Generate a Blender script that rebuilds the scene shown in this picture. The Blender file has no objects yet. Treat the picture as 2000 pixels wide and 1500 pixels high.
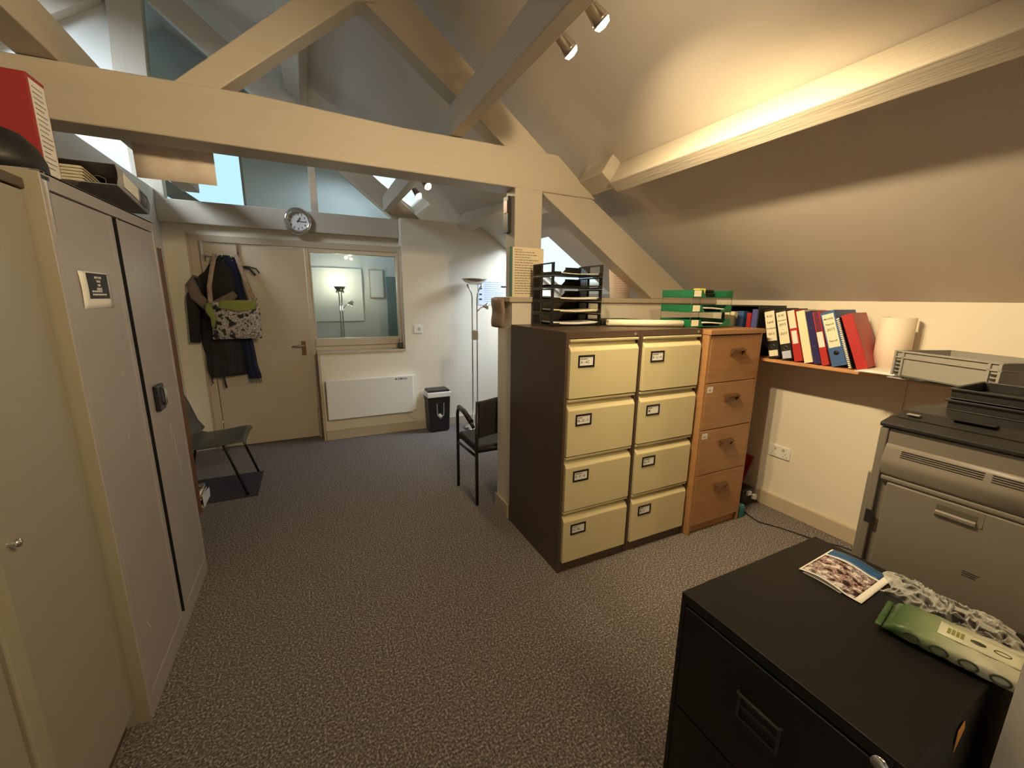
import bpy, bmesh, math, random
from mathutils import Vector, Matrix
random.seed(7)
sc = bpy.context.scene
COL = sc.collection

# ------------------------------------------------------------------ camera
CAM_H = 1.4785
yaw, pitch, roll = (math.radians(a) for a in (26.134, 11.856, -0.699))
f = Vector((math.sin(yaw)*math.cos(pitch), math.cos(yaw)*math.cos(pitch), -math.sin(pitch)))
r = Vector((math.cos(yaw), -math.sin(yaw), 0)); d = f.cross(r)
r2 = math.cos(roll)*r + math.sin(roll)*d; d2 = -math.sin(roll)*r + math.cos(roll)*d
cam = bpy.data.objects.new('camera', bpy.data.cameras.new('camera')); COL.objects.link(cam)
M = Matrix.Identity(4)
for i in range(3):
    M[i][0] = r2[i]; M[i][1] = -d2[i]; M[i][2] = -f[i]
M[2][3] = CAM_H
cam.matrix_world = M
cam.data.sensor_width = 36; cam.data.lens = 796.48/2000*36; cam.data.clip_start = 0.02
sc.camera = cam

# ------------------------------------------------------------------ view, world, daylight
sc.view_settings.view_transform = 'Standard'; sc.view_settings.look = 'None'
sc.view_settings.exposure = 0.50; sc.view_settings.gamma = 1.0; sc.view_settings.use_curve_mapping = False
w = bpy.data.worlds.new('sky'); sc.world = w; w.use_nodes = True
bg = w.node_tree.nodes['Background']; bg.inputs[0].default_value = (0.62, 0.80, 0.95, 1); bg.inputs[1].default_value = 1.15
WARM = (1.0, 0.78, 0.45); COOL = (0.80, 0.88, 1.0)

def area(name, loc, target, sx, sy, power, color):
    l = bpy.data.lights.new(name, 'AREA'); l.shape = 'RECTANGLE'; l.size = sx; l.size_y = sy; l.energy = power; l.color = color
    o = bpy.data.objects.new(name, l); COL.objects.link(o); o.location = loc
    o.rotation_euler = (Vector(target)-Vector(loc)).to_track_quat('-Z', 'Y').to_euler(); return o
def spot(name, loc, target, power, color, angle=120, blend=0.8, size=0.02):
    l = bpy.data.lights.new(name, 'SPOT'); l.energy = power; l.color = color; l.spot_size = math.radians(angle); l.spot_blend = blend
    l.shadow_soft_size = size
    o = bpy.data.objects.new(name, l); COL.objects.link(o); o.location = loc
    o.rotation_euler = (Vector(target)-Vector(loc)).to_track_quat('-Z', 'Y').to_euler(); return o
area('daylight_right_skylight', (3.30, 3.35, 3.1), (2.35, 4.10, 1.75), 1.6, 1.6, 130, COOL)
area('daylight_left_skylight', (-3.6, 1.8, 4.5), (-1.9, 4.6, 3.0), 1.6, 1.6, 240, COOL)
area('added_rear_fill', (2.6, -1.0, 3.6), (0.6, -0.6, 1.6), 1.0, 1.0, 190, (0.88, 0.93, 1.0))  # added fill behind the camera, brightens left cupboards and near floor
area('added_side_room_fill', (1.9, 5.35, 3.2), (1.1, 5.35, 2.2), 0.9, 0.9, 30, COOL)  # added fill that brightens the room beyond the glass

# ------------------------------------------------------------------ materials
def lin(c): 
    c = c/255.0
    return c/12.92 if c <= 0.04045 else ((c+0.055)/1.055)**2.4
MATS = {}
def mat(name, rgb, rough=0.6, metal=0.0, bump=0.0, bscale=60, var=0.0, vscale=4, stretch=(1,1,1), spec=0.5, sheen=0):
    if name in MATS: return MATS[name]
    m = bpy.data.materials.new(name); m.use_nodes = True; nt = m.node_tree; b = nt.nodes['Principled BSDF']
    col = (lin(rgb[0]), lin(rgb[1]), lin(rgb[2]), 1)
    b.inputs['Base Color'].default_value = col; b.inputs['Roughness'].default_value = rough; b.inputs['Metallic'].default_value = metal
    b.inputs['Specular IOR Level'].default_value = spec
    tc = nt.nodes.new('ShaderNodeTexCoord'); mp = nt.nodes.new('ShaderNodeMapping'); mp.inputs['Scale'].default_value = stretch
    nt.links.new(tc.outputs['Object'], mp.inputs[0])
    n = nt.nodes.new('ShaderNodeTexNoise'); n.inputs['Scale'].default_value = vscale; n.inputs['Detail'].default_value = 4
    nt.links.new(mp.outputs[0], n.inputs['Vector'])
    v = max(var, 0.015)
    mx = nt.nodes.new('ShaderNodeMix'); mx.data_type = 'RGBA'
    mx.inputs[6].default_value = tuple(c*(1-v) for c in col[:3])+(1,); mx.inputs[7].default_value = tuple(min(1, c*(1+v)) for c in col[:3])+(1,)
    nt.links.new(n.outputs['Fac'], mx.inputs[0]); nt.links.new(mx.outputs[2], b.inputs['Base Color'])
    if bump:
        n2 = nt.nodes.new('ShaderNodeTexNoise'); n2.inputs['Scale'].default_value = bscale; n2.inputs['Detail'].default_value = 5
        nt.links.new(mp.outputs[0], n2.inputs['Vector'])
        bp = nt.nodes.new('ShaderNodeBump'); bp.inputs['Strength'].default_value = bump; bp.inputs['Distance'].default_value = 0.004
        nt.links.new(n2.outputs['Fac'], bp.inputs['Height']); nt.links.new(bp.outputs[0], b.inputs['Normal'])
    MATS[name] = m; return m
def emis(name, rgb, s):
    m = bpy.data.materials.new(name); m.use_nodes = True; nt = m.node_tree; b = nt.nodes['Principled BSDF']
    b.inputs['Base Color'].default_value = (*rgb, 1); b.inputs['Emission Color'].default_value = (*rgb, 1); b.inputs['Emission Strength'].default_value = s
    MATS[name] = m; return m
def noise_mix(name, stops, scale, rough=0.9, bump=0.3, kind='noise', bdist=0.003, stretch=(1, 1, 1), detail=3):
    m = bpy.data.materials.new(name); m.use_nodes = True; nt = m.node_tree; b = nt.nodes['Principled BSDF']; b.inputs['Roughness'].default_value = rough
    tc = nt.nodes.new('ShaderNodeTexCoord'); mp = nt.nodes.new('ShaderNodeMapping'); mp.inputs['Scale'].default_value = stretch
    nt.links.new(tc.outputs['Object'], mp.inputs[0])
    if kind == 'noise':
        n = nt.nodes.new('ShaderNodeTexNoise'); n.inputs['Scale'].default_value = scale; n.inputs['Detail'].default_value = detail; out = n.outputs['Fac']
    else:
        n = nt.nodes.new('ShaderNodeTexVoronoi'); n.inputs['Scale'].default_value = scale; out = n.outputs['Color']
    nt.links.new(mp.outputs[0], n.inputs['Vector'])
    cr = nt.nodes.new('ShaderNodeValToRGB'); e = cr.color_ramp.elements
    while len(e) < len(stops): e.new(0.5)
    for i, (p, c) in enumerate(stops): e[i].position = p; e[i].color = (lin(c[0]), lin(c[1]), lin(c[2]), 1)
    if kind != 'noise':
        cr.color_ramp.interpolation = 'CONSTANT'
    nt.links.new(out, cr.inputs[0]); nt.links.new(cr.outputs[0], b.inputs['Base Color'])
    if bump:
        bp = nt.nodes.new('ShaderNodeBump'); bp.inputs['Strength'].default_value = bump; bp.inputs['Distance'].default_value = bdist
        nt.links.new(out, bp.inputs['Height']); nt.links.new(bp.outputs[0], b.inputs['Normal'])
    MATS[name] = m; return m
def glass(name, tint, ior=1.45):
    m = bpy.data.materials.new(name); m.use_nodes = True; nt = m.node_tree; nt.nodes.clear()
    o = nt.nodes.new('ShaderNodeOutputMaterial'); t = nt.nodes.new('ShaderNodeBsdfTransparent'); t.inputs[0].default_value = (*tint, 1)
    g = nt.nodes.new('ShaderNodeBsdfGlossy'); g.inputs['Roughness'].default_value = 0.02
    fr = nt.nodes.new('ShaderNodeFresnel'); fr.inputs[0].default_value = ior
    mx = nt.nodes.new('ShaderNodeMixShader'); ge = nt.nodes.new('ShaderNodeNewGeometry'); iv = nt.nodes.new('ShaderNodeMath'); iv.operation = 'SUBTRACT'; iv.inputs[0].default_value = 1.0; nt.links.new(ge.outputs['Backfacing'], iv.inputs[1])
    mu = nt.nodes.new('ShaderNodeMath'); mu.operation = 'MULTIPLY'; nt.links.new(fr.outputs[0], mu.inputs[0]); nt.links.new(iv.outputs[0], mu.inputs[1]); nt.links.new(mu.outputs[0], mx.inputs[0]); nt.links.new(t.outputs[0], mx.inputs[1]); nt.links.new(g.outputs[0], mx.inputs[2])
    nt.links.new(mx.outputs[0], o.inputs[0]); MATS[name] = m; return m

WALL = mat('cream_wall_paint', (233, 223, 204), 0.85, bump=0.08, bscale=90, var=0.02)
WHITEWALL = mat('white_wall_paint', (226, 224, 218), 0.85, bump=0.08, bscale=90, var=0.02)
CEIL = mat('ceiling_plaster', (206, 195, 182), 0.9, bump=0.12, bscale=70, var=0.03)
TRIM = mat('stone_gloss_paint', (196, 180, 156), 0.45, var=0.02)
DOORM = mat('door_paint', (194, 180, 158), 0.5, var=0.015)
TIMX = mat('painted_timber_along_x', (200, 188, 170), 0.55, bump=0.35, bscale=30, var=0.05, vscale=6, stretch=(0.15, 1.5, 3))
TIMY = mat('painted_timber_along_y', (200, 188, 170), 0.55, bump=0.5, bscale=30, var=0.05, vscale=6, stretch=(3, 0.15, 3))
TIMZ = mat('painted_timber_upright', (200, 188, 170), 0.55, bump=0.35, bscale=30, var=0.05, vscale=6, stretch=(3, 3, 0.15))
CARPET = noise_mix('speckled_carpet', [(0.35, (70, 64, 61)), (0.46, (102, 94, 91)), (0.55, (124, 115, 111)), (0.66, (176, 166, 159))], 125, 0.95, 0.45, bdist=0.005, detail=5)
GREYMETAL = mat('grey_cabinet_paint', (160, 152, 148), 0.42, bump=0.04, bscale=250, var=0.03, vscale=2)
BEIGEMETAL = mat('beige_cabinet_paint', (152, 145, 130), 0.45, bump=0.06, bscale=250, var=0.02)
BEIGEEDGE = mat('beige_edge_paint', (160, 152, 130), 0.45)
BROWNMETAL = mat('dark_brown_metal', (84, 66, 54), 0.38, bump=0.05, bscale=250)
CREAMMETAL = mat('cream_drawer_paint', (214, 200, 156), 0.38, bump=0.04, bscale=250)
BLACKMETAL = mat('black_cabinet_paint', (17, 14, 12), 0.5, bump=0.05, bscale=250)
BLACKP = mat('black_plastic', (28, 26, 28), 0.38)
DARKP = mat('charcoal_plastic', (52, 49, 48), 0.4)
BEECH = noise_mix('beech_veneer', [(0.3, (164, 118, 76)), (0.7, (180, 134, 90))], 6, 0.42, 0.0, stretch=(1, 1, 6))
SHELFM = noise_mix('shelf_veneer', [(0.3, (196, 140, 92)), (0.7, (214, 160, 108))], 6, 0.45, 0.0, stretch=(5, 1, 5))
BROWNWOOD = noise_mix('brown_bookcase_wood', [(0.3, (108, 66, 40)), (0.7, (128, 82, 52))], 5, 0.5, 0.0, stretch=(4, 4, 0.6))
CHROME = mat('chrome', (225, 225, 225), 0.12, 1.0)
NICKEL = mat('brushed_nickel', (190, 180, 165), 0.28, 1.0)
BRONZE = mat('brown_metal_pull', (120, 92, 62), 0.4, 0.6)
PAPER = mat('white_paper', (235, 230, 222), 0.8)
PAPERC = mat('cream_paper', (238, 228, 200), 0.8)
INK = mat('black_ink', (40, 38, 40), 0.7)
INKB = mat('faded_ink', (120, 112, 108), 0.8)
RED = mat('red_binder_board', (184, 50, 48), 0.4)
BLUE = mat('blue_binder_board', (66, 100, 152), 0.45)
NAVY = mat('navy_binder_board', (46, 42, 92), 0.35)
LILAC = mat('violet_blue_board', (84, 88, 150), 0.45)
MAROON = mat('maroon_binder_board', (108, 40, 62), 0.45)
CREAMB = mat('cream_binder_board', (242, 230, 192), 0.5)
BLACKB = mat('black_binder_board', (34, 32, 32), 0.5)
GREYB = mat('mottled_grey_binder_board', (150, 148, 154), 0.5, var=0.3, vscale=60)
GREENP = mat('green_tray_plastic', (28, 104, 66), 0.4)
CRATEM = mat('grey_crate_plastic', (150, 146, 138), 0.5)
COPM = mat('copier_grey_plastic', (120, 112, 102), 0.45, bump=0.03, bscale=300)
COPD = mat('copier_dark_plastic', (38, 36, 34), 0.42)
WHITEP = mat('white_enamel', (238, 236, 230), 0.4)
COAT = mat('dark_coat_cloth', (44, 40, 40), 0.95, bump=0.4, bscale=120, var=0.1)
FUR = mat('brown_fur_collar', (128, 112, 98), 1.0, bump=1.0, bscale=220, var=0.25, vscale=60)
SCARF = mat('navy_scarf_wool', (30, 36, 62), 0.95, bump=0.5, bscale=160)
OLIVE = mat('olive_bag_cloth', (142, 146, 78), 0.9, var=0.15, vscale=20)
STRAPM = noise_mix('striped_strap_webbing', [(0.35, (150, 100, 84)), (0.5, (196, 176, 156)), (0.65, (120, 84, 76))], 60, 0.9, 0.0, stretch=(6, 1, 0.2))
BAGM = noise_mix('black_white_print_cloth', [(0.40, (48, 44, 46)), (0.455, (150, 140, 138)), (0.50, (214, 204, 198)), (0.54, (90, 84, 82)), (0.58, (206, 198, 190)), (0.66, (60, 56, 56))], 17, 0.9, 0.1, detail=3)
CHAIRG = mat('grey_chair_shell', (84, 85, 80), 0.35)
VINYL = mat('black_seat_fabric', (40, 38, 38), 0.7, bump=0.3, bscale=200)
CARD = noise_mix('brown_parcel_paper', [(0.3, (142, 116, 98)), (0.7, (176, 150, 128))], 14, 0.8, 0.3)
TEAN = noise_mix('tea_stained_paper', [(0.3, (246, 222, 206)), (0.7, (252, 242, 226))], 12, 0.8, 0.1)
MATM = mat('dark_floor_mat_pile', (50, 50, 58), 0.95, bump=0.6, bscale=300, var=0.15, vscale=80)
TEAL = mat('teal_plastic', (40, 110, 118), 0.5)
ORANGE = mat('orange_sticker', (240, 168, 80), 0.6)
PHOTO = noise_mix('crowd_photo_print', [(0.38, (40, 28, 34)), (0.45, (116, 80, 78)), (0.50, (196, 168, 158)), (0.55, (72, 72, 92)), (0.62, (220, 208, 200))], 60, 0.35, 0.0, detail=2)
BLUEPRINT = mat('blue_leaflet_print', (44, 86, 130), 0.35)
POSTERBLACK = mat('poster_black_print', (34, 30, 34), 0.6)
LENS = emis('lit_lamp_lens', (1.0, 0.86, 0.6), 14)
LAMPGLOW = emis('lit_uplighter_glow', (1.0, 0.85, 0.55), 8)
GLASS = glass('clear_glass', (0.95, 0.98, 0.98), 1.12)
TINT = glass('tinted_glass', (0.80, 0.87, 0.89))

# ------------------------------------------------------------------ mesh helpers
class MB:
    def __init__(s): s.v = []; s.f = []; s.sm = []
    def add(s, vs, fs, smooth=False):
        o = len(s.v); s.v += [Vector(p) for p in vs]; s.f += [tuple(i+o for i in q) for q in fs]; s.sm += [smooth]*len(fs); return s
    def box(s, x0, x1, y0, y1, z0, z1):
        x0, x1 = sorted((x0, x1)); y0, y1 = sorted((y0, y1)); z0, z1 = sorted((z0, z1))
        return s.add([(x0,y0,z0),(x1,y0,z0),(x1,y1,z0),(x0,y1,z0),(x0,y0,z1),(x1,y0,z1),(x1,y1,z1),(x0,y1,z1)],
                     [(0,3,2,1),(4,5,6,7),(0,1,5,4),(1,2,6,5),(2,3,7,6),(3,0,4,7)])
    def xbox(s, m, x0, x1, y0, y1, z0, z1):
        t = MB().box(x0, x1, y0, y1, z0, z1); return s.add([m @ p for p in t.v], t.f)
    def prism(s, pts, axis, a, b):
        """polygon in the plane across axis, extruded from a to b"""
        n = len(pts)
        def P(u, v, t): return {'x': (t, u, v), 'y': (u, t, v), 'z': (u, v, t)}[axis]
        vs = [P(u, v, a) for u, v in pts]+[P(u, v, b) for u, v in pts]
        fs = [tuple(range(n)), tuple(range(2*n-1, n-1, -1))]+[(i, i+n, (i+1) % n+n, (i+1) % n) for i in range(n)]
        return s.add(vs, fs)
    def tube(s, path, r, n=10, closed=False, cap=True):
        path = [Vector(p) for p in path]; rs = r if isinstance(r, (list, tuple)) else [r]*len(path)
        vs = []; up = None; k = len(path)
        for i, p in enumerate(path):
            if closed: t = (path[(i+1) % k]-path[i-1])
            else: t = path[min(i+1, k-1)]-path[max(i-1, 0)]
            t.normalize()
            if up is None:
                up = Vector((0, 0, 1)) if abs(t.z) < 0.9 else Vector((1, 0, 0))
            a = (up - t*up.dot(t)); 
            if a.length < 1e-5: a = t.orthogonal()
            a.normalize(); up = a; b = t.cross(a)
            vs += [p+(a*math.cos(q*2*math.pi/n)+b*math.sin(q*2*math.pi/n))*rs[i] for q in range(n)]
        fs = []
        for i in range(k if closed else k-1):
            for q in range(n):
                j = (i+1) % k
                fs.append((i*n+q, i*n+(q+1) % n, j*n+(q+1) % n, j*n+q))
        s.add(vs, fs, True)
        if cap and not closed:
            o = len(s.v)-len(vs)
            s.f.append(tuple(o+q for q in range(n-1, -1, -1))); s.sm.append(False)
            s.f.append(tuple(o+(k-1)*n+q for q in range(n))); s.sm.append(False)
        return s
    def lathe(s, prof, c=(0, 0, 0), n=28, m=None, arc=1.0):
        vs = []; kk = len(prof)
        cnt = n if arc >= 1 else n+1
        for q in range(cnt):
            a = q*2*math.pi*arc/n
            for rr, z in prof:
                p = Vector((rr*math.cos(a), rr*math.sin(a), z))
                vs.append((m @ p) if m is not None else p+Vector(c))
        fs = []
        for q in range(n):
            q2 = (q+1) % cnt
            for i in range(kk-1): fs.append((q*kk+i, q2*kk+i, q2*kk+i+1, q*kk+i+1))
        return s.add(vs, fs, True)
    def grid(s, fn, nu, nv, smooth=True):
        vs = [fn(i/nu, j/nv) for j in range(nv+1) for i in range(nu+1)]
        fs = [(j*(nu+1)+i, j*(nu+1)+i+1, (j+1)*(nu+1)+i+1, (j+1)*(nu+1)+i) for j in range(nv) for i in range(nu)]
        return s.add(vs, fs, smooth)
    def thick(s, fn, nu, nv, t, smooth=True):
        """closed sheet: fn(u,v)->(point, normal)"""
        A = [[fn(i/nu, j/nv) for i in range(nu+1)] for j in range(nv+1)]
        top = [Vector(p)+Vector(n)*t/2 for row in A for p, n in row]; bot = [Vector(p)-Vector(n)*t/2 for row in A for p, n in row]
        N = len(top); W = nu+1
        fs = [(j*W+i, j*W+i+1, (j+1)*W+i+1, (j+1)*W+i) for j in range(nv) for i in range(nu)]
        fs2 = [tuple(N+q for q in reversed(ff)) for ff in fs]
        rim = [(j*W) for j in range(nv+1)]+[nv*W+i for i in range(1, W)]+[j*W+nu for j in range(nv-1, -1, -1)]+[i for i in range(nu-1, 0, -1)]
        fr = [(rim[q], rim[(q+1) % len(rim)], N+rim[(q+1) % len(rim)], N+rim[q]) for q in range(len(rim))]
        return s.add(top+bot, fs+fs2+fr, smooth)
    def xform(s, m): s.v = [m @ p for p in s.v]; return s

def build(name, mb, material, parent=None, bevel=0.0, seg=2, world=True, label=None):
    off = Vector((0, 0, 0))
    if parent is not None and world:
        p = parent
        while p is not None: off += p.location; p = p.parent
    me = bpy.data.meshes.new(name); me.from_pydata([tuple(v-off) for v in mb.v], [], mb.f); me.update()
    for i, p in enumerate(me.polygons): p.use_smooth = mb.sm[i] if i < len(mb.sm) else False
    bm = bmesh.new(); bm.from_mesh(me); bmesh.ops.recalc_face_normals(bm, faces=bm.faces); bm.to_mesh(me); bm.free()
    me.materials.append(material)
    o = bpy.data.objects.new(name, me); COL.objects.link(o)
    if parent is not None: o.parent = parent
    if bevel:
        b = o.modifiers.new('bevel', 'BEVEL'); b.width = bevel; b.segments = seg; b.limit_method = 'ANGLE'; b.angle_limit = math.radians(40)
        b.harden_normals = False
    if label: o['label'] = label
    return o
def tag(o, label, cat, group=None):
    o['label'] = label; o['category'] = cat
    if group: o['group'] = group
    return o
def thing(name, label, cat, loc=(0, 0, 0), rotz=0, group=None):
    o = bpy.data.objects.new(name, None); COL.objects.link(o); o.location = loc; o.rotation_euler = (0, 0, rotz)
    o.empty_display_size = 0.05
    return tag(o, label, cat, group)
def struct(name, mb, m, bevel=0): 
    o = build(name, mb, m, None, bevel); o['kind'] = 'structure'; return o
def text(mb, s, origin, right, up, size, depth=0.0004, align='LEFT'):
    """lettering as raised flat mesh"""
    cu = bpy.data.curves.new('t', 'FONT'); cu.body = s; cu.size = size; cu.extrude = depth; cu.align_x = align; cu.resolution_u = 2
    cu.offset = size*0.012
    ob = bpy.data.objects.new('t', cu)
    me = bpy.data.meshes.new_from_object(ob)
    right = Vector(right).normalized(); up = Vector(up).normalized(); nn = right.cross(up)
    mb.add([Vector(origin)+right*v.co.x+up*v.co.y+nn*(v.co.z+depth) for v in me.vertices], [tuple(p.vertices) for p in me.polygons])
    bpy.data.objects.remove(ob); bpy.data.curves.remove(cu); bpy.data.meshes.remove(me)
    return mb
def textlines(mb, origin, right, up, width, n, pitch_, h, seed=1):
    """rows of unreadably small print"""
    rnd = random.Random(seed); right = Vector(right).normalized(); up = Vector(up).normalized(); nn = right.cross(up)
    for i in range(n):
        x = 0; 
        L = width*rnd.uniform(0.55, 1.0)
        while x < L:
            wd = min(rnd.uniform(0.05, 0.16)*width, L-x)
            if wd < 0.02*width: break
            o = Vector(origin)+right*x-up*(i*pitch_)+nn*0.0004
            mb.add([o, o+right*wd, o+right*wd+up*h, o+up*h], [(0, 1, 2, 3)])
            x += wd+0.02*width
    return mb

# ------------------------------------------------------------------ room shell
S = 0.66
def zr(x): return 1.488+S*(2.935-x)          # underside of the right roof slope
XR = -1.14; ZR = zr(XR)
def zl(x): return ZR-S*(XR-x)                # underside of the left slope
def slope(zf, xs, ys, holes, th=0.12):
    mb = MB()
    for i in range(len(xs)-1):
        for j in range(len(ys)-1):
            cx, cy = (xs[i]+xs[i+1])/2, (ys[j]+ys[j+1])/2
            if any(h[0] < cx < h[1] and h[2] < cy < h[3] for h in holes): continue
            a, b = xs[i], xs[i+1]; c, d_ = ys[j], ys[j+1]
            vs = [(a,c,zf(a)),(b,c,zf(b)),(b,d_,zf(b)),(a,d_,zf(a)),(a,c,zf(a)+th),(b,c,zf(b)+th),(b,d_,zf(b)+th),(a,d_,zf(a)+th)]
            mb.add(vs, [(0,3,2,1),(4,5,6,7),(0,1,5,4),(1,2,6,5),(2,3,7,6),(3,0,4,7)])
    return mb
YB, YE = -1.7, 6.0
struct('ceiling', slope(zr, [XR, 0.75, 1.35, 2.08, 2.86, 3.15], [YB-.15, -1.3, -0.5, 3.5, 4.44, 4.95, 5.75, YE+.15], [(2.08, 2.86, 3.5, 4.44), (0.75, 1.35, 4.95, 5.75), (1.35, 2.08, -1.3, -0.5)]), CEIL)
struct('ceiling_left', slope(zl, [-5.3, -3.2, -1.95, XR], [YB-.15, 2.5, 4.3, YE+.15], [(-3.2, -1.95, 2.5, 4.3)]), WHITEWALL)
struct('floor', MB().box(-5.2, 3.1, YB-.15, YE+.15, -0.12, 0), CARPET)
struct('wall_right', MB().box(2.935, 3.1, YB, YE, 0, 1.486), WALL)
struct('wall_left', MB().box(-1.22, -1.10, YB, 4.66, 0, 2.345), WHITEWALL)
struct('wall_outer_left', MB().box(-5.3, -5.2, YB, YE, 0, 1.6), WHITEWALL)
def gable(x0, x1, zlow, y0, y1, mb=None):
    pts = [(x0, zlow), (x1, zlow)]
    top = []
    if x1 > XR > x0: top = [(x1, zr(x1)-.001), (XR, ZR-.001), (x0, zl(x0)-.001)]
    elif x0 >= XR: top = [(x1, zr(x1)-.001), (x0, zr(x0)-.001)]
    else: top = [(x1, zl(x1)-.001), (x0, zl(x0)-.001)]
    return (mb or MB()).prism(pts+top, 'y', y0, y1)
struct('wall_back', gable(-5.2, 2.935, 0, YB-.12, YB), WALL)
# far wall of this room: door and window plane at y 4.66, thicker wall at y 4.49 to the right and under the window
far = MB()
far.box(-1.22, -0.91, 4.66, 4.78, 0, 2.085)
far.box(-0.91, 0.905, 4.66, 4.78, 2.0, 2.085)
far.box(0.0, 0.905, 4.66, 4.78, 0, 0.99)
struct('wall_far', far, WALL)
fr2 = MB().prism([(0.905, 0), (2.935, 0), (2.935, 1.487), (1.742, 2.274), (0.905, 2.274)], 'y', 4.49, 4.78)
fr2.box(0.055, 0.905, 4.49, 4.659, 0, 0.905)
struct('wall_far_right', fr2, WALL)
gl = MB().prism([(-5.2, 0), (-1.24, 0), (-1.24, 2.3), (-1.16, 2.3), (-1.16, zr(-1.14)-.05), (-5.2, zl(-5.2)-.001)], 'y', 4.69, 4.78)
struct('wall_far_left_loft', gl, WHITEWALL)
# room beyond the glass
struct('wall_end_room_right', MB().box(1.75, 1.85, 4.78, YE, 0, 2.2), WHITEWALL)
def end_wall():
    mb = MB(); y0, y1 = YE, YE+.12
    mb.box(-5.2, -1.9, y0, y1, 0, 1.7); mb.prism([(-5.2, 1.7), (-1.9, 1.7), (-1.9, zl(-1.9)), (-5.2, zl(-5.2))], 'y', y0, y1)
    mb.box(-1.9, -0.573, y0, y1, 0, 2.25)
    mb.prism([(-1.9, 3.1), (-1.62, 3.1), (-1.62, zl(-1.62)), (-1.9, zl(-1.9))], 'y', y0, y1)
    mb.box(-1.62, -1.31, y0, y1, 3.1, 3.2)
    mb.prism([(-1.31, 3.1), (-0.573, 3.1), (-0.573, zr(-.573)), (XR, ZR), (-1.31, zl(-1.31))], 'y', y0, y1)
    mb.prism([(-0.573, 0), (3.0, 0), (3.0, zr(3.0)), (-0.573, zr(-.573))], 'y', y0, y1)
    return mb
struct('wall_end', end_wall(), WHITEWALL)
# half wall and its capping
struct('wall_half', MB().box(1.12, 2.935, 2.295, 2.505, 0, 1.455), WALL)
struct('trim_half_wall_cap', MB().box(1.095, 2.934, 2.275, 2.525, 1.456, 1.487), TRIM, 0.004)
# near pillar at the right edge of the view
struct('wall_near_pillar', MB().box(1.2, 1.52, -0.5, 0.159, 0, 2.55), WALL)
# baseboards
def skirting(name, mb): return struct(name, mb, TRIM, 0.004)
skirting('baseboard_right', MB().box(2.915, 2.934, YB, 2.29, 0, 0.105))
skirting('baseboard_far_right', MB().box(0.055, 2.93, 4.472, 4.489, 0, 0.10))
skirting('baseboard_left', MB().box(-1.099, -1.082, 3.3, 4.655, 0, 0.10))
skirting('baseboard_half_wall', MB().box(1.102, 1.119, 2.295, 2.505, 0, 0.10))
# trims round the window recess
struct('trim_window_ledge', MB().box(0.03, 0.90, 4.475, 4.66, 0.906, 0.926), TRIM, 0.003)
struct('trim_recess_post', MB().box(0.03, 0.054, 4.48, 4.66, 0.0, 0.905), TRIM, 0.003)
struct('trim_wall_corner', MB().box(0.890, 0.904, 4.53, 4.66, 0.93, 2.0), TRIM, 0.003)
# door
def make_door():
    fr = MB(); fr.box(-0.91, -0.848, 4.63, 4.70, 0, 2.0); fr.box(-0.004, 0.028, 4.63, 4.70, 0, 1.938); fr.box(-0.848, 0.905, 4.63, 4.70, 1.94, 2.0)
    fr.box(-0.93, -0.91, 4.645, 4.66, 0, 2.015)
    struct('trim_door_frame', fr, TRIM, 0.003)
    dr = MB().box(-0.842, -0.009, 4.645, 4.685, 0.012, 1.932)
    o = struct('door_1', dr, DOORM, 0.002)
    h = MB().box(-0.105, -0.065, 4.638, 4.645, 0.885, 1.03); build('handle_plate', h, BRONZE, o, 0.002)
    h = MB().tube([(-0.085, 4.64, 0.985), (-0.085, 4.595, 0.985), (-0.10, 4.588, 0.985), (-0.19, 4.59, 0.983)], 0.008); build('door_handle', h, NICKEL, o)
    for z in (0.25, 1.0, 1.7): build('hinge', MB().tube([(-0.846, 4.64, z-.045), (-0.846, 4.64, z+.045)], 0.006), NICKEL, o)
make_door()
# internal window
wf = MB(); wf.box(0.028, 0.875, 4.635, 4.70, 1.90, 1.94); wf.box(0.028, 0.045, 4.635, 4.70, 0.99, 1.90)
wf.box(0.868, 0.89, 4.60, 4.70, 0.99, 1.94); wf.box(0.028, 0.89, 4.61, 4.70, 0.975, 1.05)
wo = struct('window_1', wf, TRIM, 0.003)
build('window_pane', MB().box(0.045, 0.868, 4.662, 4.667, 1.05, 1.90), TINT, wo)
# skylight frames
def skyframe(name, zf, x0, x1, y0, y1, g=True):
    mb = MB(); th = 0.03
    def bar(a, b, c, d_):
        vs = []
        for dz in (0.07, 0.10):
            vs += [(a,c,zf(a)+dz),(b,c,zf(b)+dz),(b,d_,zf(b)+dz),(a,d_,zf(a)+dz)]
        mb.add(vs, [(0,3,2,1),(4,5,6,7),(0,1,5,4),(1,2,6,5),(2,3,7,6),(3,0,4,7)])
    bar(x0, x1, y0, y0+.04); bar(x0, x1, y1-.04, y1); bar(x0, x0+.04, y0+.04, y1-.04); bar(x1-.04, x1, y0+.04, y1-.04)
    o = struct(name, mb, WHITEP)
    p = MB(); vs = []
    for dz in (0.084, 0.088): vs += [(x0+.04,y0+.04,zf(x0+.04)+dz),(x1-.04,y0+.04,zf(x1-.04)+dz),(x1-.04,y1-.04,zf(x1-.04)+dz),(x0+.04,y1-.04,zf(x0+.04)+dz)]
    p.add(vs, [(0,3,2,1),(4,5,6,7),(0,1,5,4),(1,2,6,5),(2,3,7,6),(3,0,4,7)])
    build('window_pane', p, GLASS, o)
skyframe('window_2', zr, 2.08, 2.86, 3.5, 4.44)
skyframe('window_3', zl, -3.2, -1.95, 2.5, 4.3)
skyframe('window_8_added', zr, 1.35, 2.08, -1.3, -0.5)  # unseen skylight added behind the camera to let the rear fill in
skyframe('window_4_added', zr, 0.75, 1.35, 4.95, 5.75)  # unseen skylight added so the side room fill gets in
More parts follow.
